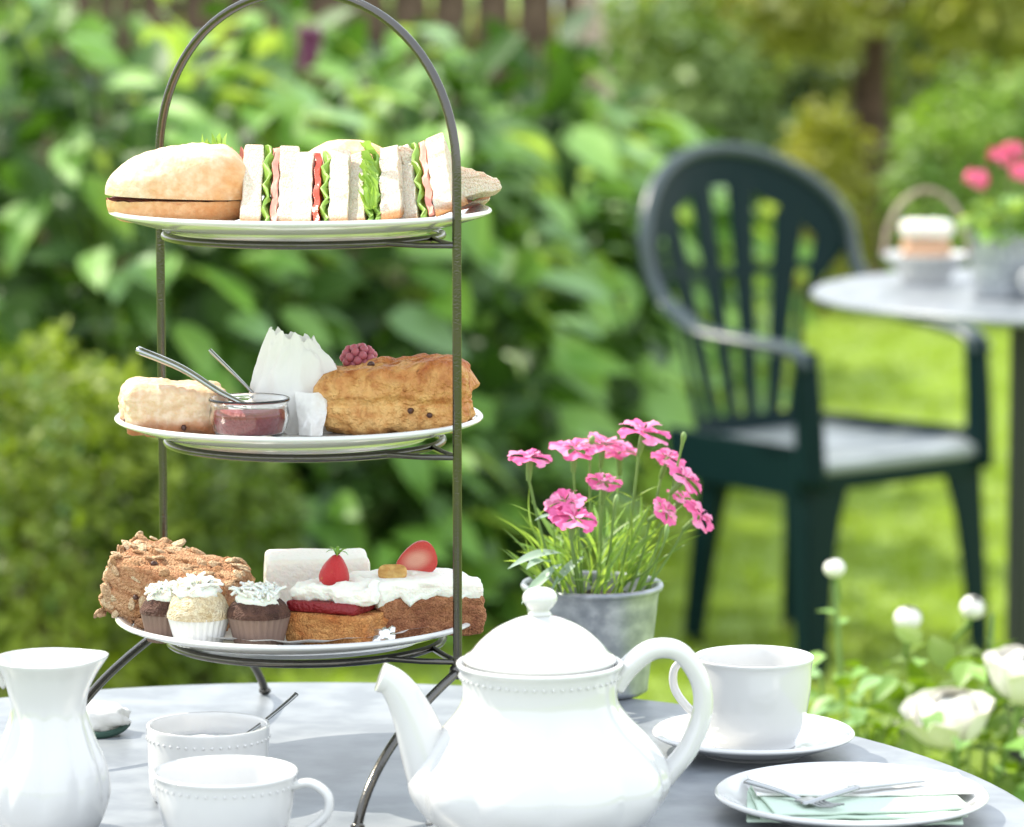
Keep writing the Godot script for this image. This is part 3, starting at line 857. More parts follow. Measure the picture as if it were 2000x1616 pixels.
func cake_stand() -> void:
	var o := thing("cake_stand", "three tier pewter wire cake stand with hooped carrying handle", "cake stand", S)
	var ax := Vector3(0.091, 0, 0.070)          # from the middle to the near right rod
	var pts := []
	var n := 40
	pts.append(ax + Vector3(0, 0.066, 0))
	pts.append(ax + Vector3(0, 0.15, 0))
	pts.append(ax + Vector3(0, 0.25, 0))
	pts.append(ax + Vector3(0, 0.33, 0))
	for k in n + 1:
		var a := PI * k / n
		var c := cos(a)
		pts.append(ax * signf(c) * pow(absf(c), 0.93) + Vector3(0, 0.352 + 0.103 * pow(sin(a), 0.96), 0))
	for y in [0.33, 0.25, 0.15, 0.066]: pts.append(-ax + Vector3(0, y, 0))
	var g := G.new()
	g.tube(pts, func(_t: float) -> float: return 0.0027, 14)
	part("hoop_rod", g, M.pewter, o)
	for y in [0.3133, 0.1916, 0.0725]:
		g = G.new()
		var ring := []
		for k in 65:
			var a := TAU * k / 64.0
			ring.append(Vector3(cos(a) * 0.0815, y, sin(a) * 0.0815))
		g.tube(ring, func(_t: float) -> float: return 0.0024, 8)
		var rg := part("tier_ring", g, M.pewter, o)
		for s in [-1.0, 1.0]:
			g = G.new()
			var e: Vector3 = ax * s
			var inn := e.normalized() * 0.0815
			for d in [-0.022, 0.022]:
				var q := inn.rotated(Vector3.UP, d * 12.0)
				g.tube([e + Vector3(0, y - 0.001, 0), e.lerp(q, 0.5) + Vector3(0, y - 0.001, 0), q + Vector3(0, y, 0)], func(_t: float) -> float: return 0.0018, 6)
			part("bracket", g, M.pewter, rg)
	# four bowed legs, two from each rod
	var dirv := Vector3(-0.055, 0, 0.118)
	for s in [-1.0, 1.0]:
		for d in [-1.0, 1.0]:
			var b: Vector3 = ax * s + Vector3(0, 0.066, 0)
			var ft: Vector3 = b + dirv * d + ax * s * 0.02
			ft.y = 0.0028
			var c1: Vector3 = b + dirv * d * 0.35 + Vector3(0, -0.010, 0)
			var c2: Vector3 = ft - dirv * d * 0.12 + Vector3(0, 0.036, 0)
			var lp := []
			for k in 17:
				lp.append(b.bezier_interpolate(c1, c2, ft, k / 16.0))
			g = G.new()
			g.tube(lp, func(_t: float) -> float: return 0.0027, 10)
			g.ball(Vector3(0.0042, 0.0028, 0.0042), 10, at(ft.x, 0.0028, ft.z))
			part("leg", g, M.pewter, o)
		g = G.new()
		var jb: Vector3 = ax * s + Vector3(0, 0.066, 0)
		g.ball(Vector3(0.0052, 0.0048, 0.0052), 12, at(jb.x, jb.y, jb.z))
		part("joint", g, M.pewter, o)
	var spec := [["top", 0.3150, 0.1125, "white china plate on the top tier holding sandwiches"], ["mid", 0.1933, 0.109, "white china plate on the middle tier holding scones and jam"], ["low", 0.0742, 0.1085, "white china plate on the bottom tier holding small cakes"]]
	for q in spec:
		var pl := part("plate", plate_mesh(q[2], 0.0125, 0.076), M.china, self, at(S.x + lerpf(-0.0050, -0.0016, (q[1] - 0.0742) / 0.2408), S.y + q[1], S.z))
		pl.set_meta("label", q[3]); pl.set_meta("category", "plate"); pl.set_meta("group", "plates of the cake stand")

func tier(k: int, dx: float, dz: float) -> Vector3:
	return S + Vector3(dx + [-0.0050, -0.0033, -0.0016][k], [0.0797, 0.1988, 0.3205][k], dz)

func crust_col(p: Vector3) -> Color:
	var t := clampf(0.5 + 0.6 * noise(p, 45.0) + 0.35 * noise(p, 160.0), 0, 1)
	return Color(0.66, 0.45, 0.24).lerp(Color(0.80, 0.68, 0.50), t)

func top_tier() -> void:
	var b := tier(2, -0.0700, 0.014)
	var o := thing("baguette_roll", "floury baguette roll filled with ham at the left of the top plate", "bread roll", b, 4.0)
	var g := G.new()
	var floury := func(p: Vector3) -> Color:
		var t := clampf(0.25 + 14.0 * p.x + 0.7 * noise(p, 50.0) - 20.0 * (p.y - 0.03), 0, 1)  # browner to the right and below: baked crust plus painted-in shade
		return Color(0.74, 0.63, 0.46).lerp(Color(0.66, 0.35, 0.14), t)
	g.grid(64, 24, func(u: float, w: float) -> Vector3:
		var a := u * TAU
		var sp := pow(sin(w * PI * 0.5), 0.85)
		var x := 0.0432 * signf(cos(a)) * pow(absf(cos(a)), 0.85) * sp
		var z := 0.032 * signf(sin(a)) * pow(absf(sin(a)), 0.85) * sp
		var t := x / 0.0432
		var y := 0.0295 * pow(cos(w * PI * 0.5), 0.8) * (1.0 + 0.28 * t) - 0.0015 * t
		var p := Vector3(x, 0.0165 + y, z)
		return p + Vector3(0, 1, 0.5) * (0.0024 * noise(p, 40.0) + 0.0011 * noise(p, 130.0)) * (1.0 - w * w), true, Transform3D(), floury)
	part("top_crust", g, M.crust, o)
	g = G.new()
	g.grid(56, 14, func(u: float, w: float) -> Vector3:
		var a := u * TAU
		var sp := pow(sin(w * PI * 0.5), 0.6)
		var x := 0.0425 * signf(cos(a)) * pow(absf(cos(a)), 0.85) * sp
		var z := 0.031 * signf(sin(a)) * pow(absf(sin(a)), 0.85) * sp
		var p := Vector3(x, 0.0150 - 0.0150 * pow(cos(w * PI * 0.5), 0.6), z)
		return p + Vector3(0, 1, 0) * 0.0012 * noise(p, 70.0), true, Transform3D(), func(p: Vector3) -> Color: return Color(0.68, 0.43, 0.22).lerp(Color(0.58, 0.23, 0.06), clampf(0.35 + 12.0 * p.x + 0.5 * noise(p, 60.0), 0, 1)))  # deeper orange to the right mixes crust colour with painted shade
	part("bottom_crust", g, M.crust, o)
	g = G.new()
	g.grid(40, 3, func(u: float, w: float) -> Vector3:
		var a := u * TAU
		var r := [0.0, 0.7, 1.0, 1.03][int(round(w * 3))] as float
		var p := Vector3(cos(a) * 0.0415 * r, 0.0158, sin(a) * 0.0305 * r)
		return p + Vector3(0, (0.0012 * sin(a * 11.0) - 0.001) * r, 0), true)
	part("ham_slice", g, M.ham, o)
	g = G.new()
	ruffle(g, Transform3D(Basis(), Vector3(0.024, 0.032, -0.006)), 0.014, 0.02, 5.0)
	part("lettuce_leaf", g, M.lettuce, o, pose(Vector3.ZERO, Vector3(0, 20, 0)))
	g = G.new()
	ruffle(g, Transform3D(Basis(), Vector3(0.034, 0.026, -0.005)), 0.013, 0.018, 3.0)
	part("ham_slice", g, M.ham, o, pose(Vector3.ZERO, Vector3(0, 10, 0)))
	# second roll behind the sandwiches
	o = thing("bread_roll", "pale round bread roll behind the row of sandwiches on the top plate", "bread roll", tier(2, 0.026, -0.045))
	g = G.new()
	g.ball(Vector3(0.034, 0.023, 0.026), 28, at(0, 0.0235, 0), func(p: Vector3) -> Vector3: return p + p.normalized() * 0.002 * noise(p, 45.0), floury)
	part("roll", g, M.crust, o)
	# sandwich wedges: dx, dz, turn, lean, filling, label
	sandwich(tier(2, -0.0165, 0.030), 3.0, -3.0, 0, 0.0450, "sandwich wedge with lettuce and ham standing against the baguette roll")
	sandwich(tier(2, 0.0155, 0.034), -2.0, 4.0, 1, 0.042, "sandwich wedge with tomato, second from the baguette roll")
	sandwich(tier(2, 0.0480, 0.030), -6.0, 13.0, 2, 0.041, "leaning sandwich wedge with frilly lettuce, third from the baguette roll")
	sandwich(tier(2, 0.0800, 0.022), -8.0, 20.0, 4, 0.046, "leaning sandwich wedge with a tall peak behind the stand's right rod")
	sandwich(tier(2, 0.0870, -0.012), 112.0, -22.0, 3, 0.038, "triangular sandwich wedge at the right end showing its broad white side")

func ruffle(g: G, xf: Transform3D, w: float, h: float, waves: float) -> void:
	var ph := rn(0, 6)
	g.grid(16, 5, func(u: float, t: float) -> Vector3:
		return Vector3((u - 0.5) * w * (0.6 + 0.5 * t), h * t * (0.85 + 0.18 * sin(u * waves * 5.0 + ph)), 0.0028 * t * sin(u * waves * TAU + ph) + 0.002 * sin(t * 5.0)), false, xf)

func sandwich(p: Vector3, turn: float, lean: float, fill: int, h: float, label: String) -> void:
	var o := thing("sandwich", label, "sandwich", p, turn, "sandwich wedges on the top plate")
	var base := Transform3D(Basis(Vector3(0, 0, 1), deg_to_rad(lean)), Vector3(0, 0.0005 + absf(sin(deg_to_rad(lean))) * 0.0135, 0))
	if fill == 3:
		base = base * Transform3D(Basis(Vector3.RIGHT, deg_to_rad(-8.0)), Vector3(0, 0.0036, 0))
	var ring := round_poly([Vector2(-0.030, 0.0), Vector2(0.031, 0.0), Vector2(-0.029, h)] if fill != 3 else [Vector2(-0.030, 0.0), Vector2(0.030, 0.0), Vector2(0.029, 0.0075), Vector2(-0.027, h)], 0.0025, 3, 16)
	var crumb := func(q: Vector3) -> Color:
		var edge := 0.0 if fill == 3 else smoothstep(0.0068, 0.0030, q.y)
		var sp := clampf(noise(q, 300.0) * 1.6 - 0.25, 0, 1)
		return Color(0.68, 0.60, 0.48).lerp(Color(0.36, 0.23, 0.13), sp).lerp(Color(0.40, 0.19, 0.07), clampf(edge, 0, 1))
	# slab lies in its XY plane: turn it so that X runs to the front (z) and thickness along x
	var stand := Basis(Vector3(0, 0, 1), Vector3(0, 1, 0), Vector3(-1, 0, 0))
	for s in [-1.0, 1.0]:
		var g := G.new()
		g.slab(ring, 0.0112, 0.0014, Transform3D(), func(q: Vector3) -> Vector3: return q + Vector3(1, 1, 1) * (0.0012 * noise(q + Vector3(s, 0, p.x * 9.0), 60.0) + 0.0005 * noise(q, 240.0)), crumb)
		part("bread_slice", g, M.crumb, o, base * Transform3D(stand, Vector3(s * 0.0105 - 0.0004, 0, 0)))
	var mats := [[M.lettuce, M.ham], [M.tomato, M.lettuce], [M.lettuce, M.lettuce], [M.lettuce, M.ham], [M.lettuce, M.ham]]
	for k in 2:
		var m: Material = mats[fill][k]
		var g := G.new()
		var leafy: bool = m == M.lettuce
		var grow := 0.0016 if leafy else 0.0004
		var fr := round_poly([Vector2(-0.028, 0.001), Vector2(0.0295 + grow, 0.0012), Vector2(-0.0275, h - 0.0015 + grow)], 0.0025, 3, 14)
		var z0 := 0.0026 if k == 0 else -0.0022
		g.slab(fr, 0.0014 if leafy else 0.0036, 0.0005, Transform3D(), func(q: Vector3) -> Vector3:
			var wv := (0.0018 if leafy else 0.0007)
			return q + Vector3(1.0, 1.0, 0) * 0.0022 * noise(q + p * 5.0, 110.0) + Vector3(0, 0, wv * sin(q.x * 620.0 + q.y * 300.0) + wv * noise(q, 200.0)))
		part("lettuce_leaf" if leafy else ("tomato_slice" if m == M.tomato else "ham_slice"), g, m, o, base * Transform3D(stand, Vector3(-z0, 0, 0)))
	if fill == 2:
		var rf := G.new()
		for j in 6: ruffle(rf, Transform3D(Basis(Vector3(0, 1, 0), 0.4 * j), Vector3(-0.0006, 0.008 + 0.005 * j, 0.019 - 0.009 * j)), 0.010, 0.013, 3.0)
		part("lettuce_leaf", rf, M.lettuce, o, base)

func raisins(o: Node3D, spots: Array) -> void:
	for q in spots:
		var g := G.new()
		g.ball(Vector3(0.0024, 0.0017, 0.0019), 10, Transform3D(), func(p: Vector3) -> Vector3: return p * (1.0 + 0.25 * noise(p, 500.0)))
		part("raisin", g, M.raisin, o, pose(q, Vector3(rn(0, 90), rn(0, 180), 0)))

func middle_tier() -> void:
	var o := thing("scone", "pale floury fruit scone at the left of the middle plate", "scone", tier(1, -0.072, 0.020), 8.0)
	var g := G.new()
	var pale := func(p: Vector3) -> Color:
		var t := clampf(smoothstep(-0.002, -0.011, p.y) + 0.4 * noise(p, 60.0), 0, 1)
		return Color(0.72, 0.58, 0.42).lerp(Color(0.46, 0.20, 0.09), t)
	g.rbox(Vector3(0.060, 0.030, 0.052), 0.0085, 14, at(0, 0.0155, 0), func(p: Vector3) -> Vector3:
		p.y *= 1.0 - 4.5 * (p.x + 0.02) if p.y > 0 else 1.0
		return p + p.normalized() * (0.0032 * noise(p, 60.0) + 0.0014 * noise(p, 190.0)), pale)
	part("crumb", g, M.crust, o)
	raisins(o, [Vector3(-0.0285, 0.009, 0.012), Vector3(-0.022, 0.006, 0.024), Vector3(0.004, 0.006, 0.0258), Vector3(-0.03, 0.016, -0.003)])
	# golden loaf-shaped scone
	o = thing("fruit_scone", "large golden brown fruit scone at the right of the middle plate", "scone", tier(1, 0.056, 0.012), -6.0)
	var golden := func(p: Vector3) -> Color:
		var t := clampf(0.35 + 20.0 * (p.y - 0.004) + 5.0 * p.x + 0.8 * noise(p, 55.0) + 0.4 * noise(p, 190.0), 0, 1)
		return Color(0.74, 0.46, 0.17).lerp(Color(0.44, 0.135, 0.025), t)
	g = G.new()
	g.rbox(Vector3(0.094, 0.041, 0.060), 0.0165, 16, at(0, 0.0205, 0), func(p: Vector3) -> Vector3:
		if p.y > -0.008: p.y += 0.10 * p.x * (p.y + 0.008) / 0.028
		var crack := 1.0 - smoothstep(0.0, 0.10, absf(noise(p, 34.0)))
		var waist := 0.0025 * (1.0 - smoothstep(0.0, 0.006, absf(p.y + 0.002 + 0.004 * noise(p, 30.0))))
		return p + p.normalized() * (0.0042 * noise(p, 42.0) + 0.0022 * noise(p, 130.0) - 0.0018 * crack) - Vector3(p.x * 0.5, 0, p.z).normalized() * waist, golden)
	part("crumb", g, M.bake, o)
	raisins(o, [Vector3(0.025, 0.013, 0.0285), Vector3(0.006, 0.03, 0.026), Vector3(0.034, 0.026, 0.026), Vector3(-0.03, 0.024, 0.0275), Vector3(-0.012, 0.040, 0.008), Vector3(0.014, 0.0155, 0.0288), Vector3(0.018, 0.041, 0.012)])
	# mauve berry on its shoulder
	o = thing("raspberry", "dusky mauve raspberry on the golden scone behind the pleated napkin", "fruit", tier(1, 0.035, -0.008) + Vector3(0, 0.0335, 0))
	g = G.new()
	for k in 34:
		var y := 1.0 - 2.0 * (k + 0.5) / 34.0
		var a := k * 2.399
		var d := Vector3(cos(a) * sqrt(1 - y * y), y, sin(a) * sqrt(1 - y * y))
		g.ball(Vector3.ONE * 0.0028, 8, Transform3D(Basis(), d * Vector3(0.0088, 0.0062, 0.0085) + Vector3(0, 0.0075, 0)))
	part("drupelets", g, M.mauve, o)
	# upright pleated paper napkin, slumped to the right
	o = thing("paper_napkin", "white pleated paper napkin standing up in the centre of the middle plate", "napkin", tier(1, -0.003, 0.004))
	g = G.new()
	g.grid(120, 22, func(u: float, w: float) -> Vector3:
		var a := u * TAU
		var d := Vector3(cos(a), 0, sin(a))
		var side := 0.5 + 0.5 * cos(a)
		var wide := lerpf(0.030, 0.013, pow(w, 1.25)) + 0.010 * side * sin(PI * clampf(w * 1.15, 0, 1)) * (1.0 - 0.5 * w)
		var r := wide * (1.0 + 0.04 * cos(a * 13.0 + 2.0 * w) * (0.3 + w) + 0.16 * noise(d + Vector3(0, w * 1.4, 0), 1.5))
		var notch := 0.0032 * pow(absf(sin(a * 4.5 + 0.6)), 3.0) * smoothstep(0.80, 1.0, w) + 0.006 * side * smoothstep(0.6, 1.0, w)
		return Vector3(cos(a) * r - 0.001, 0.0605 * w - notch + 0.003 * noise(d + Vector3(0, w * 2.0, 0), 2.0), sin(a) * r * 0.75), true)
	part("pleated_side", g, M.paper, o)
	# cream inside, seen through
	g = G.new()
	g.ball(Vector3(0.024, 0.020, 0.018), 20, at(0, 0.0205, 0), func(p: Vector3) -> Vector3: return p + p.normalized() * 0.002 * noise(p, 70.0))
	part("cream", g, M.frosting, o)
	# paper doily strip between jar and scone
	o = thing("paper_strip", "small crumpled strip of white paper between the jam jar and the golden scone", "paper", tier(1, 0.009, 0.044))
	g = G.new()
	g.grid(28, 28, func(u: float, w: float) -> Vector3:
		var p := Vector3((u - 0.5) * (0.020 - 0.006 * w), 0.001 + 0.024 * (1.0 - w), 0.012 * w - 0.010 - 0.010 * absf(u - 0.5))
		return p + Vector3(0.4, 0.3, 1.0) * 0.0030 * noise(p, 70.0), false)
	part("sheet", g, M.paper, o)
	# jam jar
	o = thing("jam_jar", "small round glass jar of dark red jam at the front of the middle plate", "jar", tier(1, -0.0258, 0.053))
	g = G.new()
	g.lathe(curve2([Vector2(0, 0.0005), Vector2(0.015, 0.0005), Vector2(0.0185, 0.002), Vector2(0.022, 0.008), Vector2(0.0232, 0.015), Vector2(0.0222, 0.0205), Vector2(0.0236, 0.0232), Vector2(0.0228, 0.0245), Vector2(0.0212, 0.023), Vector2(0.0208, 0.0205), Vector2(0.0213, 0.015), Vector2(0.02, 0.008), Vector2(0.0165, 0.0035), Vector2(0, 0.003)], 4), 40)
	part("glass", g, M.glass, o)
	g = G.new()
	g.lathe(curve2([Vector2(0, 0.0036), Vector2(0.0160, 0.0040), Vector2(0.0196, 0.0084), Vector2(0.0208, 0.0145), Vector2(0.019, 0.0166), Vector2(0.008, 0.0180), Vector2(0, 0.0182)], 4), 32)
	part("jam", g, M.jam, o)
	# spoon and knife
	var top := tier(1, 0, 0)
	o = thing("jam_spoon", "steel spoon leaning out of the jam jar towards the upper left", "spoon", tier(1, -0.0258, 0.050))
	g = G.new()
	g.tube(spline([Vector3(0.004, 0.017, 0.0), Vector3(-0.016, 0.026, -0.004), Vector3(-0.040, 0.040, -0.010), Vector3(-0.066, 0.0500, -0.016)], 6), func(t: float) -> float: return 0.0018 + 0.0014 * t, 10, Vector2(1.25, 0.75))
	part("handle", g, M.steel, o)
	g = G.new()
	g.ball(Vector3(0.009, 0.0022, 0.006), 14, Transform3D(Basis(Vector3(0, 0, 1), -0.35), Vector3(0.011, 0.0162, 0.0)))
	part("bowl", g, M.steel, o)
	o = thing("cream_knife", "slim steel knife handle sticking up behind the jam jar", "knife", tier(1, -0.028, 0.012))
	g = G.new()
	g.tube(spline([Vector3(0.004, 0.020, 0.002), Vector3(-0.010, 0.034, 0), Vector3(-0.024, 0.0475, -0.002)], 6), func(t: float) -> float: return 0.0012 + 0.0006 * t, 8, Vector2(1.3, 0.7))
	part("handle", g, M.steel, o)
	g = G.new()
	g.rbox(Vector3(0.026, 0.005, 0.0012), 0.0005, 2, Transform3D(Basis(Vector3(0, 0, 1), -0.75), Vector3(0.0125, 0.0115, 0.002)))
	part("blade", g, M.steel, o)

func cupcake(p: Vector3, r: float, h: float, style: int, label: String) -> void:
	var o := thing("cupcake", label, "cupcake", p, rn(0, 40), "little cupcakes on the bottom plate")
	var g := G.new()
	var folds := 26
	g.grid(folds * 4, 5, func(u: float, w: float) -> Vector3:
		var a := u * TAU
		var rr := lerpf(r * 0.76, r * 1.02, w) * (1.0 + 0.045 * (absf(fmod(u * folds, 1.0) * 2.0 - 1.0) * 2.0 - 1.0))
		return Vector3(cos(a) * rr, h * 0.52 * w + 0.0004, sin(a) * rr), true)
	part("paper_case", g, M.paper if style == 1 else M.brown_paper, o)
	var col := func(q: Vector3) -> Color:
		var t := clampf(0.5 + 0.8 * noise(q, 120.0), 0, 1)
		if style == 1: return Color(0.76, 0.63, 0.38).lerp(Color(0.80, 0.73, 0.55), t)
		return Color(0.055, 0.022, 0.014).lerp(Color(0.13, 0.06, 0.04), t)
	g = G.new()
	var tall := 0.62 if style == 1 else 0.36
	g.grid(28, 10, func(u: float, w: float) -> Vector3:
		var a := u * TAU
		var rr := r * 1.06 * pow(sin(PI * (0.10 + 0.9 * (1.0 - w)) * 0.5), 0.7) if w < 1.0 else 0.0
		var q := Vector3(cos(a) * rr, h * 0.50 + h * tall * pow(w, 0.9), sin(a) * rr)
		return q + Vector3(cos(a), 0.5, sin(a)) * 0.0008 * noise(q, 140.0), true, Transform3D(), col)
	part("sponge", g, M.cake, o)
	g = G.new()
	var y0 := h * (0.5 + tall * 0.72)
	g.ball(Vector3(r * 0.78, h * 0.20, r * 0.78), 20, at(0, y0, 0), func(q: Vector3) -> Vector3: return q * (1.0 + 0.28 * noise(q + p * 7.0, 190.0)))
	for k in 46:
		var a := rn(0, TAU)
		var q := Vector3(cos(a), 0, sin(a)) * r * 0.8 * sqrt(rng.randf())
		var l := r * rn(0.18, 0.36)
		g.tube([Vector3(-l, 0, 0), Vector3(0, l * 0.3, 0), Vector3(l, 0, 0)], func(_t: float) -> float: return r * 0.055, 5, Vector2.ONE, Vector3.UP, pose(Vector3(q.x, y0 + h * 0.19 * sqrt(maxf(0.0, 1.0 - q.length_squared() / (r * r))), q.z), Vector3(rn(-40, 40), rn(0, 360), rn(-50, 50))))
	part("frosting", g, M.frosting, o)

func strawberry(o_name: String, label: String, p: Vector3, r: float, rot: Vector3, cut: bool) -> void:
	var o := thing(o_name, label, "strawberry", p, 0.0, "strawberries on the bottom plate")
	var g := G.new()
	g.grid(48, 30, func(u: float, w: float) -> Vector3:
		var a := u * TAU
		var t := w * PI
		var rr := r * pow(sin(t), 0.9) * (1.0 - 0.42 * cos(t)) * 0.90
		var q := Vector3(cos(a) * rr, -cos(t) * r * 1.15, sin(a) * rr)
		if cut and q.z > 0.0: q.z = 0.0
		return q * (1.0 - 0.05 * absf(noise(q, 420.0))), true, Transform3D(), func(q: Vector3) -> Color:
			var seed_dot := smoothstep(0.50, 0.72, noise(q, 520.0))
			if cut and q.z > -0.0004:
				var core := 1.0 - smoothstep(0.2, 0.75, Vector2(q.x, q.y * 0.7).length() / r)
				return Color(0.62, 0.06, 0.045).lerp(Color(0.78, 0.36, 0.26), core)
			return Color(0.46, 0.008, 0.013).lerp(Color(0.55, 0.30, 0.06), 0.7 * seed_dot))
	part("flesh", g, M.berry_vc, o, pose(Vector3.ZERO, rot))
	if not cut:
		g = G.new()
		for k in 6:
			var xf := Transform3D(Basis(Vector3.RIGHT, PI) * Basis(Vector3.UP, k * TAU / 6.0), Vector3(0, -r * 1.08, 0))
			g.grid(2, 4, func(u: float, t: float) -> Vector3: return Vector3((u - 0.5) * 0.003 * (1.0 - t * 0.9), 0.001 + 0.003 * sin(t * 2.6), 0.0075 * t), false, xf)
		part("leafy_cap", g, M.berry_green, o, pose(Vector3.ZERO, rot))

func bottom_tier() -> void:
	# flapjack
	var o := thing("flapjack", "chunky oat flapjack slab leaning at the left of the bottom plate", "flapjack", tier(0, -0.072, -0.004), 0.0)
	var tilt := pose(Vector3(0, 0.0215, 0), Vector3(6, -14, -13))
	var oat := func(p: Vector3) -> Color:
		var t := clampf(0.5 + 0.8 * noise(p, 90.0) + 0.5 * noise(p, 260.0), 0, 1)
		return Color(0.50, 0.22, 0.10).lerp(Color(0.80, 0.52, 0.30), t)
	var g := G.new()
	g.rbox(Vector3(0.076, 0.036, 0.056), 0.006, 12, Transform3D(), func(p: Vector3) -> Vector3: return p + p.normalized() * (0.0040 * noise(p, 80.0) + 0.0026 * noise(p, 240.0)), oat)
	part("slab", g, M.cake, o, tilt)
	g = G.new()
	for k in 260:
		var f := rng.randi() % 3
		var q := Vector3(rn(-1, 1), rn(-1, 1), rn(-1, 1))
		q[f] = 1.0 if rng.randf() < 0.75 else -1.0
		if f == 0: q.x = -1.0
		q *= Vector3(0.0375, 0.018, 0.0275)
		var cc := Color(0.50, 0.25, 0.11).lerp(Color(0.84, 0.68, 0.46), rng.randf())
		var face: Vector3 = [Vector3(0, 0, 90), Vector3.ZERO, Vector3(90, 0, 0)][f]
		var fb := Basis.from_euler(face * PI / 180.0) * Basis.from_euler(Vector3(rn(-0.45, 0.45), rn(0, TAU), rn(-0.45, 0.45)))
		var fr := rn(0.5, 1.5)
		g.ball(Vector3(0.0044, 0.0011, 0.0030) * fr, 8, Transform3D(fb, q * rn(0.95, 1.02)), func(w: Vector3) -> Vector3: return w * (1.0 + 0.45 * noise(w + q * 9.0, 330.0)), func(_q: Vector3) -> Color: return cc)
	var fl := part("oat_flakes", g, M.cake, o, tilt)
	fl.set_meta("kind", "stuff")
	raisins(o, [Vector3(-0.022, 0.022, 0.029), Vector3(-0.012, 0.040, 0.018), Vector3(0.012, 0.032, 0.021)])
	# cupcakes
	cupcake(tier(0, -0.0735, 0.047), 0.0148, 0.034, 0, "small chocolate cupcake with white topping beside the flapjack")
	cupcake(tier(0, -0.0540, 0.060), 0.0172, 0.033, 1, "cream coloured cupcake between the two chocolate cupcakes")
	cupcake(tier(0, -0.0190, 0.064), 0.0175, 0.036, 0, "larger chocolate cupcake with pleated case in front of the white cake")
	# white iced cake at the back
	o = thing("iced_cake", "plain white iced cake block at the back of the bottom plate", "cake", tier(0, 0.010, -0.028), 6.0)
	g = G.new()
	g.rbox(Vector3(0.062, 0.039, 0.045), 0.004, 6, at(0, 0.0197, 0), func(p: Vector3) -> Vector3: return p + p.normalized() * 0.0012 * noise(p, 60.0))
	part("icing", g, M.frosting, o)
	# jam and cream slice
	o = thing("jam_slice", "golden sponge slice layered with red jam and cream at the front of the bottom plate", "cake", tier(0, 0.027, 0.050), -24.0)
	var sponge := func(p: Vector3) -> Color:
		return Color(0.70, 0.36, 0.12).lerp(Color(0.50, 0.16, 0.035), clampf(0.4 + 0.9 * noise(p, 75.0) + 20.0 * p.y, 0, 1))
	var rough := func(p: Vector3) -> Vector3: return p + p.normalized() * (0.0024 * noise(p, 60.0) + 0.0016 * noise(p, 200.0))
	g = G.new()
	g.rbox(Vector3(0.054, 0.0185, 0.040), 0.003, 16, at(0, 0.0097, 0), rough, sponge)
	part("sponge", g, M.cake, o)
	g = G.new()
	g.rbox(Vector3(0.046, 0.0066, 0.037), 0.0028, 6, at(-0.003, 0.0222, 0), func(p: Vector3) -> Vector3: return p + p.normalized() * 0.0016 * noise(p, 130.0))
	part("jam_layer", g, M.jam, o)
	g = G.new()
	g.rbox(Vector3(0.050, 0.011, 0.035), 0.005, 16, at(0.001, 0.0300, -0.002), func(p: Vector3) -> Vector3: return p + Vector3(1, 0.8, 1) * Vector3(noise(p, 70.0), noise(p + Vector3.ONE, 70.0), noise(p - Vector3.ONE, 70.0)) * 0.0042 + p.normalized() * 0.001 * noise(p, 260.0))
	part("cream_layer", g, M.frosting, o)
	strawberry("strawberry", "whole red strawberry with green cap on the jam and cream slice", tier(0, 0.0245, 0.050) + Vector3(0, 0.0415, 0), 0.0092, Vector3(12, 0, 172), false)
	# frosted brown loaf cake
	o = thing("loaf_cake", "brown loaf cake with white frosting at the right of the bottom plate", "cake", tier(0, 0.072, 0.022), 24.0)
	var brown := func(p: Vector3) -> Color:
		return Color(0.28, 0.10, 0.045).lerp(Color(0.48, 0.22, 0.10), clampf(0.5 + 0.9 * noise(p, 110.0), 0, 1))
	g = G.new()
	g.rbox(Vector3(0.066, 0.025, 0.048), 0.003, 18, at(0, 0.0130, 0), rough, brown)
	part("sponge", g, M.cake, o)
	g = G.new()
	g.rbox(Vector3(0.068, 0.0115, 0.049), 0.0045, 18, at(-0.001, 0.0304, 0), func(p: Vector3) -> Vector3:
		var q := p + p.normalized() * (0.0030 * noise(p, 70.0) + 0.0010 * noise(p, 240.0)) - Vector3(0, 0.0022 * smoothstep(0.0, 0.034, p.x), 0)
		if p.z > 0.015 and p.y < 0.0: q.y -= 0.0055 * (0.4 + noise(Vector3(p.x, 0, 0), 120.0))
		return q)
	part("frosting", g, M.frosting, o)
	o = thing("banana_chip", "round golden banana chip on the frosted loaf cake", "fruit", tier(0, 0.0575, 0.036) + Vector3(0, 0.0365, 0))
	g = G.new()
	g.slab(round_poly([Vector2(-0.0085, -0.0065), Vector2(0.0085, -0.0065), Vector2(0.0085, 0.0065), Vector2(-0.0085, 0.0065)], 0.006, 6, 2), 0.003, 0.001, pose(Vector3(0, 0.002, 0), Vector3(-62, 0, 0)), null, func(p: Vector3) -> Color: return Color(0.62, 0.42, 0.14).lerp(Color(0.40, 0.20, 0.05), clampf(0.4 + 0.9 * noise(p, 200.0), 0, 1)))
	part("slice", g, M.crust, o)
	strawberry("strawberry", "halved strawberry lying on the frosted loaf cake beside the rod", tier(0, 0.071, 0.016) + Vector3(0, 0.0425, 0), 0.0108, Vector3(10, 8, -72), true)
	# foil
	o = thing("foil_scrap", "crinkled silver foil scrap in front of the brown loaf cake", "foil", tier(0, 0.046, 0.074))
	g = G.new()
	g.grid(14, 6, func(u: float, w: float) -> Vector3:
		var p := Vector3((u - 0.5) * 0.028, 0.002 + 0.008 * w + 0.006 * (u - 0.5), -0.006 * w)
		return p + Vector3(0.3, 1, 1) * 0.0022 * noise(p, 260.0))
	part("sheet", g, M.foil, o)
	# white doily paper peeping out at the front
	o = thing("paper_doily", "white lace-edged paper doily under the cakes of the bottom plate", "doily", tier(0, 0, 0))
	g = G.new()
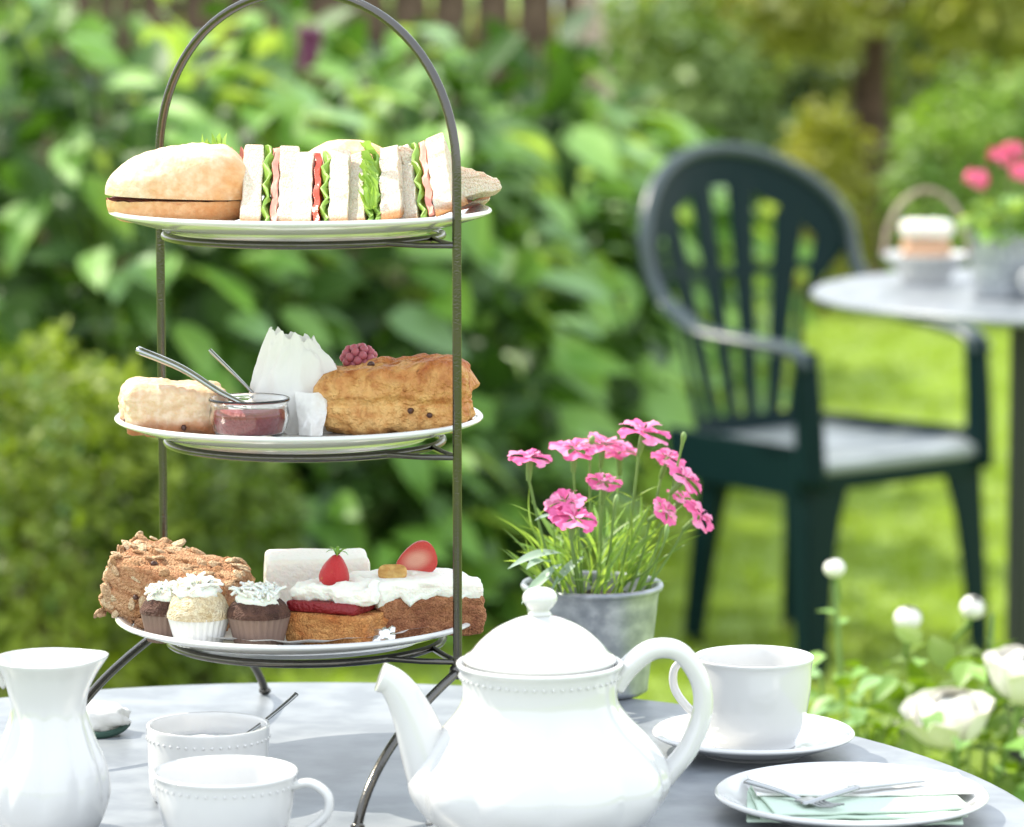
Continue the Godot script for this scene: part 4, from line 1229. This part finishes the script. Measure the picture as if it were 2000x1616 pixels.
	g.grid(96, 3, func(u: float, w: float) -> Vector3:
		var a := u * TAU
		var r := 0.088 * w * (1.0 + 0.03 * cos(a * 24.0) * w)
		return Vector3(cos(a) * r, 0.0003 + 0.0075 * smoothstep(0.7, 1.0, w), sin(a) * r), true)
	part("sheet", g, M.paper, o)

func flower_pot() -> void:
	var base := Vector3(0.0520, 0.74, -2.392)
	var o := thing("zinc_pot", "zinc flower pot of pinks standing behind the teapot", "flower pot", base)
	pot_mesh(o, 0.0445, 0.0365, 0.072)
	o = thing("pink_dianthus", "pink dianthus with narrow leaves growing in the pot behind the teapot", "potted plant", base + Vector3(0, 0.060, 0))
	var root := o.position
	var blade := leaf_mesh(0.085, 0.35, 0.3, 7)
	var blade2 := leaf_mesh(0.075, 0.1, 0.3, 7)
	# narrow leaves
	for k in 175:
		var a := rn(0, TAU)
		var rr := 0.036 * sqrt(rng.randf())
		var q := Vector3(cos(a) * rr, rn(0.0, 0.035), sin(a) * rr)
		var d := Vector3(cos(a) * rn(0.1, 0.75), rn(0.3, 1.3), sin(a) * rn(0.1, 0.75)) + Vector3(rn(-0.35, 0.35), 0, rn(-0.35, 0.35))
		var s := rn(0.020, 0.044)
		part("leaf", blade if k % 2 else blade2, [M.needle, M.leaf1, M.leaf0, M.needle, M.stem][k % 5], o, Transform3D(basis_to(d, Vector3(rn(-1, 1), 0.6, rn(-1, 1)), Vector3(s * 1.0, s, s)), q))
	# broader grey leaves at the left
	var grey := leaf_mesh(0.22, 0.25, 0.2, 8)
	for q in [[Vector3(-0.028, 0.030, 0.03), Vector3(-0.039, 0.040, 0.06), 0.042], [Vector3(-0.026, 0.024, 0.035), Vector3(-0.060, 0.012, 0.08), 0.036], [Vector3(-0.020, 0.030, 0.035), Vector3(-0.056, 0.010, 0.05), 0.034], [Vector3(-0.020, 0.036, 0.03), Vector3(-0.052, 0.042, 0.06), 0.047], [Vector3(-0.006, 0.034, 0.03), Vector3(-0.045, 0.012, 0.06), 0.034], [Vector3(-0.024, 0.060, 0.03), Vector3(-0.042, 0.066, 0.05), 0.02], [Vector3(-0.024, 0.058, 0.03), Vector3(-0.005, 0.066, 0.05), 0.022]]:
		var d: Vector3 = (q[1] as Vector3) - (q[0] as Vector3)
		part("leaf", grey, M.grey_leaf, o, Transform3D(basis_to(d, Vector3(0, 1, 0.3), Vector3.ONE * float(q[2])), q[0]))
	# flowers: world position, radius, tilt x, tilt z
	var petal := dianthus_petal()
	var heads := [
		[Vector3(0.0113, 0.9006, -2.340), 0.0145, 8.0, 6.0], [Vector3(0.0400, 0.9030, -2.362), 0.0165, 10.0, -2.0], [Vector3(0.0590, 0.9010, -2.400), 0.0165, 8.0, 4.0],
		[Vector3(0.0845, 0.9125, -2.370), 0.0185, 12.0, -8.0], [Vector3(0.0590, 0.8814, -2.365), 0.0120, 14.0, 8.0], [Vector3(0.0340, 0.8735, -2.330), 0.0150, 22.0, 14.0],
		[Vector3(0.0390, 0.8655, -2.318), 0.0165, 20.0, -6.0], [Vector3(0.1105, 0.8850, -2.360), 0.0150, 40.0, -18.0], [Vector3(0.0976, 0.8650, -2.352), 0.0110, 60.0, -10.0],
		[Vector3(0.1205, 0.8590, -2.370), 0.0130, 30.0, -42.0], [Vector3(0.1092, 0.8660, -2.390), 0.0120, 35.0, -20.0], [Vector3(0.0700, 0.8930, -2.420), 0.0140, 5.0, 5.0], [Vector3(0.1010, 0.8930, -2.395), 0.0120, 20.0, -15.0]]
	var k := 0
	for q in heads:
		var p: Vector3 = (q[0] as Vector3) - root
		var r: float = q[1]
		var f := Node3D.new()
		f.name = "flower"
		o.add_child(f, true)
		f.transform = pose(p, Vector3(q[2], rn(0, 72), q[3]))
		for j in 6:
			part("petal", petal, M.pale_pink if (j + k) % 3 == 0 else M.pink, f, pose(Vector3(0, 0.0005 * (j % 2), 0), Vector3(rn(-10, 8), j * 60.0 + rn(-6, 6), rn(-6, 6)), Vector3.ONE * r * rn(0.92, 1.08)))
		for j in 5:
			part("petal", petal, M.pale_pink if (j + k) % 2 == 0 else M.pink, f, pose(Vector3(0, 0.0012, 0), Vector3(rn(-38, -14), j * 72.0 + 30.0 + rn(-12, 12), rn(-14, 14)), Vector3.ONE * r * rn(0.5, 0.72)))
		var g := G.new()
		g.lathe([Vector2(0, -0.016), Vector2(0.0016, -0.015), Vector2(0.0020, -0.009), Vector2(0.0024, -0.002), Vector2(0.0012, 0.0006), Vector2(0, 0.0008)], 8)
		part("calyx", g, M.stem, f)
		var foot := Vector3(clampf(p.x * 0.45, -0.02, 0.028), 0.0, clampf(p.z * 0.4, -0.02, 0.02))
		var tip: Vector3 = f.transform * Vector3(0, -0.014, 0)
		g = G.new()
		g.tube(spline([foot, foot.lerp(tip, 0.45) + Vector3(p.x * 0.08, 0.006, 0), tip], 6), func(_t: float) -> float: return 0.0009, 6)
		part("stem", g, M.stem, o)
		# paired leaves on the stem
		for s in [-1.0, 1.0]:
			var m := foot.lerp(tip, 0.66) + Vector3(p.x * 0.06, 0.004, 0)
			part("leaf", blade2, M.needle, o, Transform3D(basis_to(Vector3(s * rn(0.5, 1.0), rn(0.4, 1.0), rn(-0.3, 0.6)), Vector3.UP, Vector3.ONE * rn(0.016, 0.026)), m))
		k += 1
	# unopened buds
	for q in [Vector3(0.0500, 0.899, -2.37), Vector3(0.1085, 0.900, -2.38), Vector3(0.0645, 0.866, -2.335), Vector3(0.096, 0.848, -2.33)]:
		var p: Vector3 = q - root
		var g := G.new()
		g.tube(spline([Vector3(p.x * 0.35, 0.01, 0), Vector3(p.x * 0.8, p.y * 0.55, p.z * 0.6), p, p + Vector3(0.002, 0.012, 0)], 5), func(t: float) -> float: return 0.0008 + (0.0012 * sin((t - 0.7) / 0.3 * PI) if t > 0.7 else 0.0), 6)
		part("bud", g, M.stem, o)

func dianthus_petal() -> ArrayMesh:
	var g := G.new()
	g.grid(12, 6, func(u: float, t: float) -> Vector3:
		var s := u * 2.0 - 1.0
		var w := 0.06 + 0.62 * pow(t, 1.1)
		var tooth := 0.10 * absf(fmod(u * 4.0, 1.0) * 2.0 - 1.0) * smoothstep(0.7, 1.0, t)
		var ang := s * w
		var rr := t * (1.0 - tooth)
		return Vector3(sin(ang) * rr, 0.20 * t - 0.26 * t * t + 0.07 * sin(s * 5.0 + 1.0) * t, cos(ang) * rr))
	return g.mesh()

func cup_parts(o: Node3D, r: float, foot: float, h: float, handle_deg: float, beads := 0) -> void:
	var g := G.new()
	g.lathe(curve2([Vector2(0, 0.003), Vector2(foot - 0.004, 0.003), Vector2(foot - 0.003, 0.0), Vector2(foot, 0.0), Vector2(foot + 0.0005, 0.004), Vector2(lerpf(foot, r, 0.50), h * 0.26), Vector2(lerpf(foot, r, 0.80), h * 0.60), Vector2(r - 0.0012, h * 0.90), Vector2(r, h - 0.0008), Vector2(r - 0.0006, h + 0.0004), Vector2(r - 0.0020, h - 0.0006), Vector2(r - 0.0032, h * 0.88), Vector2(lerpf(foot, r, 0.74) - 0.002, h * 0.55), Vector2(lerpf(foot, r, 0.40) - 0.002, h * 0.24), Vector2(foot - 0.003, 0.0065), Vector2(0, 0.0055)], 4), 64)
	part("bowl", g, M.china, o)
	var b := Basis(Vector3.UP, deg_to_rad(handle_deg))
	g = G.new()
	var pts := spline([Vector3(r * 0.93, h * 0.84, 0), Vector3(r + 0.008, h * 0.90, 0), Vector3(r + 0.0175, h * 0.76, 0), Vector3(r + 0.017, h * 0.52, 0), Vector3(r + 0.006, h * 0.30, 0), Vector3(lerpf(foot, r, 0.62), h * 0.28, 0)], 6)
	g.tube(pts, func(_t: float) -> float: return 0.0031, 12, Vector2(1.0, 0.8))
	part("handle", g, M.china, o, Transform3D(b, Vector3.ZERO))
	if beads > 0:
		g = G.new()
		for k in beads:
			var a := TAU * k / beads
			g.ball(Vector3.ONE * 0.00095, 6, at(cos(a) * (r - 0.0012), h * 0.86, sin(a) * (r - 0.0012)))
		part("beaded_band", g, M.china, o)

func lobed(p: Vector3, n: float, amp: float, y0: float, y1: float) -> Vector3:
	var a := atan2(p.z, p.x)
	var k := smoothstep(y0, lerpf(y0, y1, 0.3), p.y) * (1.0 - smoothstep(lerpf(y0, y1, 0.75), y1, p.y))
	var s := 1.0 + amp * k * (sqrt(pow(cos(a * n * 0.5), 2.0) + 0.02) * 2.0 - 1.2)
	return Vector3(p.x * s, p.y, p.z * s)

func tea_things() -> void:
	# teapot
	var o := thing("teapot", "white lobed china teapot with spout pointing left in the foreground", "teapot", Vector3(0.0150, 0.74, -1.985), 6.0)
	var g := G.new()
	var body := curve2([Vector2(0, 0.003), Vector2(0.041, 0.003), Vector2(0.043, 0.0), Vector2(0.047, 0.001), Vector2(0.052, 0.006), Vector2(0.0635, 0.016), Vector2(0.0695, 0.029), Vector2(0.0675, 0.042), Vector2(0.0590, 0.055), Vector2(0.0485, 0.066), Vector2(0.0425, 0.076), Vector2(0.0420, 0.085), Vector2(0.0435, 0.0935), Vector2(0.0452, 0.0968), Vector2(0.0446, 0.0982), Vector2(0.0425, 0.0978), Vector2(0.0405, 0.092), Vector2(0.039, 0.080), Vector2(0.045, 0.062), Vector2(0.062, 0.038), Vector2(0.05, 0.010), Vector2(0, 0.008)], 5)
	g.lathe(body, 200, Transform3D(), func(p: Vector3) -> Vector3: return lobed(p, 10.0, 0.035, 0.008, 0.080))
	part("body", g, M.china, o)
	g = G.new()
	g.lathe(curve2([Vector2(0.0398, 0.0935), Vector2(0.0405, 0.0975), Vector2(0.0415, 0.0995), Vector2(0.0405, 0.1010), Vector2(0.0375, 0.1030), Vector2(0.0325, 0.1090), Vector2(0.0240, 0.1160), Vector2(0.0135, 0.1212), Vector2(0.0065, 0.1232), Vector2(0.0052, 0.1245), Vector2(0, 0.1246)], 5), 80)
	var lid := part("lid", g, M.china, o)
	g = G.new()
	g.lathe(curve2([Vector2(0.0, 0.1235), Vector2(0.0062, 0.1238), Vector2(0.0052, 0.1262), Vector2(0.0072, 0.1285), Vector2(0.0092, 0.1315), Vector2(0.0092, 0.1345), Vector2(0.0072, 0.1372), Vector2(0.0035, 0.1386), Vector2(0, 0.1388)], 4), 36)
	part("knob", g, M.china, lid)
	g = G.new()
	g.tube(spline([Vector3(-0.046, 0.024, 0.0), Vector3(-0.056, 0.036, 0), Vector3(-0.0625, 0.052, 0), Vector3(-0.0680, 0.068, 0), Vector3(-0.0735, 0.080, 0), Vector3(-0.0800, 0.0885, 0), Vector3(-0.0865, 0.0915, 0)], 6), func(t: float) -> float: return lerpf(0.0215, 0.0068, pow(t, 0.55)) + 0.0012 * smoothstep(0.85, 1.0, t), 24, Vector2(0.9, 1.0))
	part("spout", g, M.china, o)
	g = G.new()
	g.tube(spline([Vector3(0.0400, 0.0830, 0), Vector3(0.0480, 0.0940, 0), Vector3(0.0610, 0.1035, 0), Vector3(0.0760, 0.1020, 0), Vector3(0.0870, 0.0870, 0), Vector3(0.0890, 0.0690, 0), Vector3(0.0820, 0.0500, 0), Vector3(0.0720, 0.0370, 0), Vector3(0.0640, 0.0280, 0)], 6), func(t: float) -> float: return 0.0062 + 0.0016 * absf(t - 0.5), 16, Vector2(1.15, 0.85))
	part("handle", g, M.china, o)
	g = G.new()
	for k in 54:
		var a := TAU * k / 54.0
		g.ball(Vector3.ONE * 0.00115, 6, at(cos(a) * 0.0431, 0.0905, sin(a) * 0.0431))
	part("beaded_band", g, M.china, o)
	# creamer
	o = thing("milk_jug", "white fluted china milk jug at the left edge of the table", "jug", Vector3(-0.2525, 0.74, -2.000), 0.0)
	g = G.new()
	var jug := curve2([Vector2(0, 0.003), Vector2(0.021, 0.003), Vector2(0.023, 0.0), Vector2(0.0255, 0.002), Vector2(0.0305, 0.012), Vector2(0.0325, 0.024), Vector2(0.0305, 0.038), Vector2(0.0245, 0.054), Vector2(0.0208, 0.066), Vector2(0.0212, 0.076), Vector2(0.0248, 0.088), Vector2(0.0292, 0.0960), Vector2(0.0290, 0.0975), Vector2(0.0272, 0.0965), Vector2(0.0230, 0.088), Vector2(0.0192, 0.076), Vector2(0.0188, 0.066), Vector2(0.028, 0.030), Vector2(0.02, 0.008), Vector2(0, 0.007)], 5)
	g.lathe(jug, 160, Transform3D(), func(p: Vector3) -> Vector3:
		var q := lobed(p, 10.0, 0.035, 0.010, 0.075)
		var up := smoothstep(0.078, 0.097, p.y)
		var a := atan2(p.z, p.x)
		q.x += 0.0035 * up * pow(maxf(0.0, cos(a)), 6.0)
		q.y += 0.002 * up * pow(maxf(0.0, cos(a)), 4.0)
		return q)
	part("body", g, M.china, o)
	g = G.new()
	g.tube(spline([Vector3(-0.0225, 0.082, 0), Vector3(-0.034, 0.092, 0), Vector3(-0.048, 0.084, 0), Vector3(-0.050, 0.064, 0), Vector3(-0.042, 0.044, 0), Vector3(-0.0290, 0.036, 0)], 6), func(_t: float) -> float: return 0.0038, 12, Vector2(1.1, 0.8))
	part("handle", g, M.china, o)
	# sugar bowl
	o = thing("sugar_bowl", "white beaded sugar bowl with a thin spoon resting inside", "bowl", Vector3(-0.1724, 0.74, -2.082))
	g = G.new()
	g.lathe(curve2([Vector2(0, 0.003), Vector2(0.027, 0.003), Vector2(0.0285, 0.0), Vector2(0.031, 0.001), Vector2(0.0335, 0.006), Vector2(0.0342, 0.018), Vector2(0.0345, 0.034), Vector2(0.0350, 0.0425), Vector2(0.0343, 0.0435), Vector2(0.0328, 0.0425), Vector2(0.0322, 0.034), Vector2(0.032, 0.018), Vector2(0.0305, 0.007), Vector2(0, 0.006)], 4), 72)
	part("bowl", g, M.china, o)
	g = G.new()
	for k in 44:
		var a := TAU * k / 44.0
		g.ball(Vector3.ONE * 0.0010, 6, at(cos(a) * 0.0346, 0.0365, sin(a) * 0.0346))
	part("beaded_band", g, M.china, o)
	o = thing("white_sugar", "white sugar filling the beaded bowl", "sugar", Vector3(-0.1724, 0.74, -2.082))
	g = G.new()
	g.grid(32, 8, func(u: float, w: float) -> Vector3:
		var p := Vector3(cos(u * TAU), 0, sin(u * TAU)) * 0.0319 * w
		return p + Vector3(0, 0.031 + 0.004 * (1.0 - w) + 0.003 * noise(p, 60.0) * (1.0 - w), 0), true)
	part("heap", g, M.sugar, o)
	o = thing("sugar_spoon", "thin steel spoon standing in the sugar bowl", "spoon", Vector3(-0.1500, 0.7705, -2.090))
	g = G.new()
	g.tube(spline([Vector3(-0.006, 0.0025, 0.0), Vector3(0.006, 0.0095, -0.008), Vector3(0.0195, 0.0190, -0.018), Vector3(0.0262, 0.0245, -0.022)], 6), func(t: float) -> float: return 0.0010 + 0.0006 * t, 8, Vector2(1.3, 0.7))
	part("handle", g, M.steel, o)
	# front cup
	o = thing("tea_cup", "white beaded teacup in the foreground in front of the sugar bowl", "cup", Vector3(-0.1533, 0.74, -1.960))
	cup_parts(o, 0.0388, 0.026, 0.0435, -12.0, 46)
	# right cup and saucer
	var cp := Vector3(0.1452, 0.74, -2.2067)
	var sp := part("saucer", plate_mesh(0.0610, 0.0125, 0.032), M.china, self, Transform3D(Basis(), cp))
	sp.set_meta("label", "white china saucer under the teacup right of the teapot"); sp.set_meta("category", "saucer")
	o = thing("tea_cup", "white teacup on a saucer to the right of the teapot", "cup", cp + Vector3(0, 0.0052, 0))
	cup_parts(o, 0.0361, 0.0255, 0.0535, 150.0)
	# side plate with napkins and cutlery
	var pp := Vector3(0.1895, 0.74, -2.045)
	sp = part("side_plate", plate_mesh(0.0765, 0.0120, 0.046), M.china, self, Transform3D(Basis(), pp))
	sp.set_meta("label", "white side plate with green napkins at the front right table edge"); sp.set_meta("category", "plate")
	for k in 3:
		var np := thing("paper_napkin", ["pale green folded napkin lying lowest on the side plate", "pale green folded napkin in the middle of the side plate's pile", "pale green folded napkin just under the white one on the side plate"][k], "napkin", pp + Vector3(0.002 * k, 0.0062 + k * 0.0021, 0.014 - 0.004 * k), -4.0 + 6.0 * k)
		g = G.new()
		napkin_sheet(g, 0.118 - 0.004 * k, 0.070)
		part("sheet", g, M.sage, np)
	o = thing("paper_napkin", "white folded napkin on top of the green ones on the side plate", "napkin", pp + Vector3(0.006, 0.0124, -0.018), 3.0)
	g = G.new()
	napkin_sheet(g, 0.122, 0.050)
	part("sheet", g, M.paper, o)
	o = thing("fork", "steel fork lying across the green napkins", "fork", pp + Vector3(-0.036, 0.0142, 0.018), 0.0)
	g = G.new()
	g.tube(spline([Vector3(-0.022, 0.0035, -0.022), Vector3(-0.006, 0.002, -0.006), Vector3(0.006, 0.0, 0.006)], 6), func(t: float) -> float: return 0.0028 - 0.0012 * t, 10, Vector2(1.2, 0.45))
	part("handle", g, M.steel, o)
	g = G.new()
	g.rbox(Vector3(0.012, 0.0016, 0.012), 0.0007, 2, pose(Vector3(0.0105, 0.0, 0.0105), Vector3(0, 45, 0)))
	part("head", g, M.steel, o)
	for k in 4:
		g = G.new()
		var off := Vector3(0.7, 0, -0.7) * (k - 1.5) * 0.0033
		g.tube([Vector3(0.013, 0, 0.013) + off, Vector3(0.019, -0.0008, 0.019) + off, Vector3(0.025, 0.0006, 0.025) + off], func(t: float) -> float: return 0.0009 - 0.0003 * t, 6)
		part("tine", g, M.steel, o)
	o = thing("table_knife", "steel knife lying beside the fork on the green napkins", "knife", pp + Vector3(0.0, 0.0152, 0.015), 0.0)
	g = G.new()
	g.tube(spline([Vector3(-0.030, -0.001, 0.022), Vector3(-0.012, 0.0006, 0.006), Vector3(0.002, 0.0015, -0.008)], 6), func(t: float) -> float: return 0.0020 + 0.0006 * t, 10, Vector2(1.2, 0.5))
	part("handle", g, M.steel, o)
	g = G.new()
	g.rbox(Vector3(0.046, 0.0012, 0.0075), 0.0005, 3, pose(Vector3(0.020, 0.0012, -0.018), Vector3(0, 24, 0)))
	part("blade", g, M.steel, o)
	# crumpled napkin behind the jug
	o = thing("crumpled_napkin", "crumpled white paper napkin with dark green edge behind the milk jug", "napkin", Vector3(-0.2560, 0.7402, -2.262))
	g = G.new()
	g.ball(Vector3(0.021, 0.0095, 0.016), 40, at(0, 0.0095, 0), func(p: Vector3) -> Vector3: return p * (1.0 + 0.30 * noise(p, 80.0)))
	part("sheet", g, M.paper, o)
	g = G.new()
	g.tube(spline([Vector3(-0.012, 0.005, 0.012), Vector3(0.002, 0.002, 0.0165), Vector3(0.014, 0.003, 0.009), Vector3(0.019, 0.006, 0.0)], 5), func(_t: float) -> float: return 0.0022, 8)
	part("edge", g, M.teal, o)

func napkin_sheet(g: G, w: float, d: float) -> void:
	g.rbox(Vector3(w, 0.0018, d), 0.0008, 10, Transform3D(), func(p: Vector3) -> Vector3: return p + Vector3(0, 0.0011 * noise(Vector3(p.x, 0, p.z), 28.0) + 0.10 * p.x * p.x * 2.0, 0))
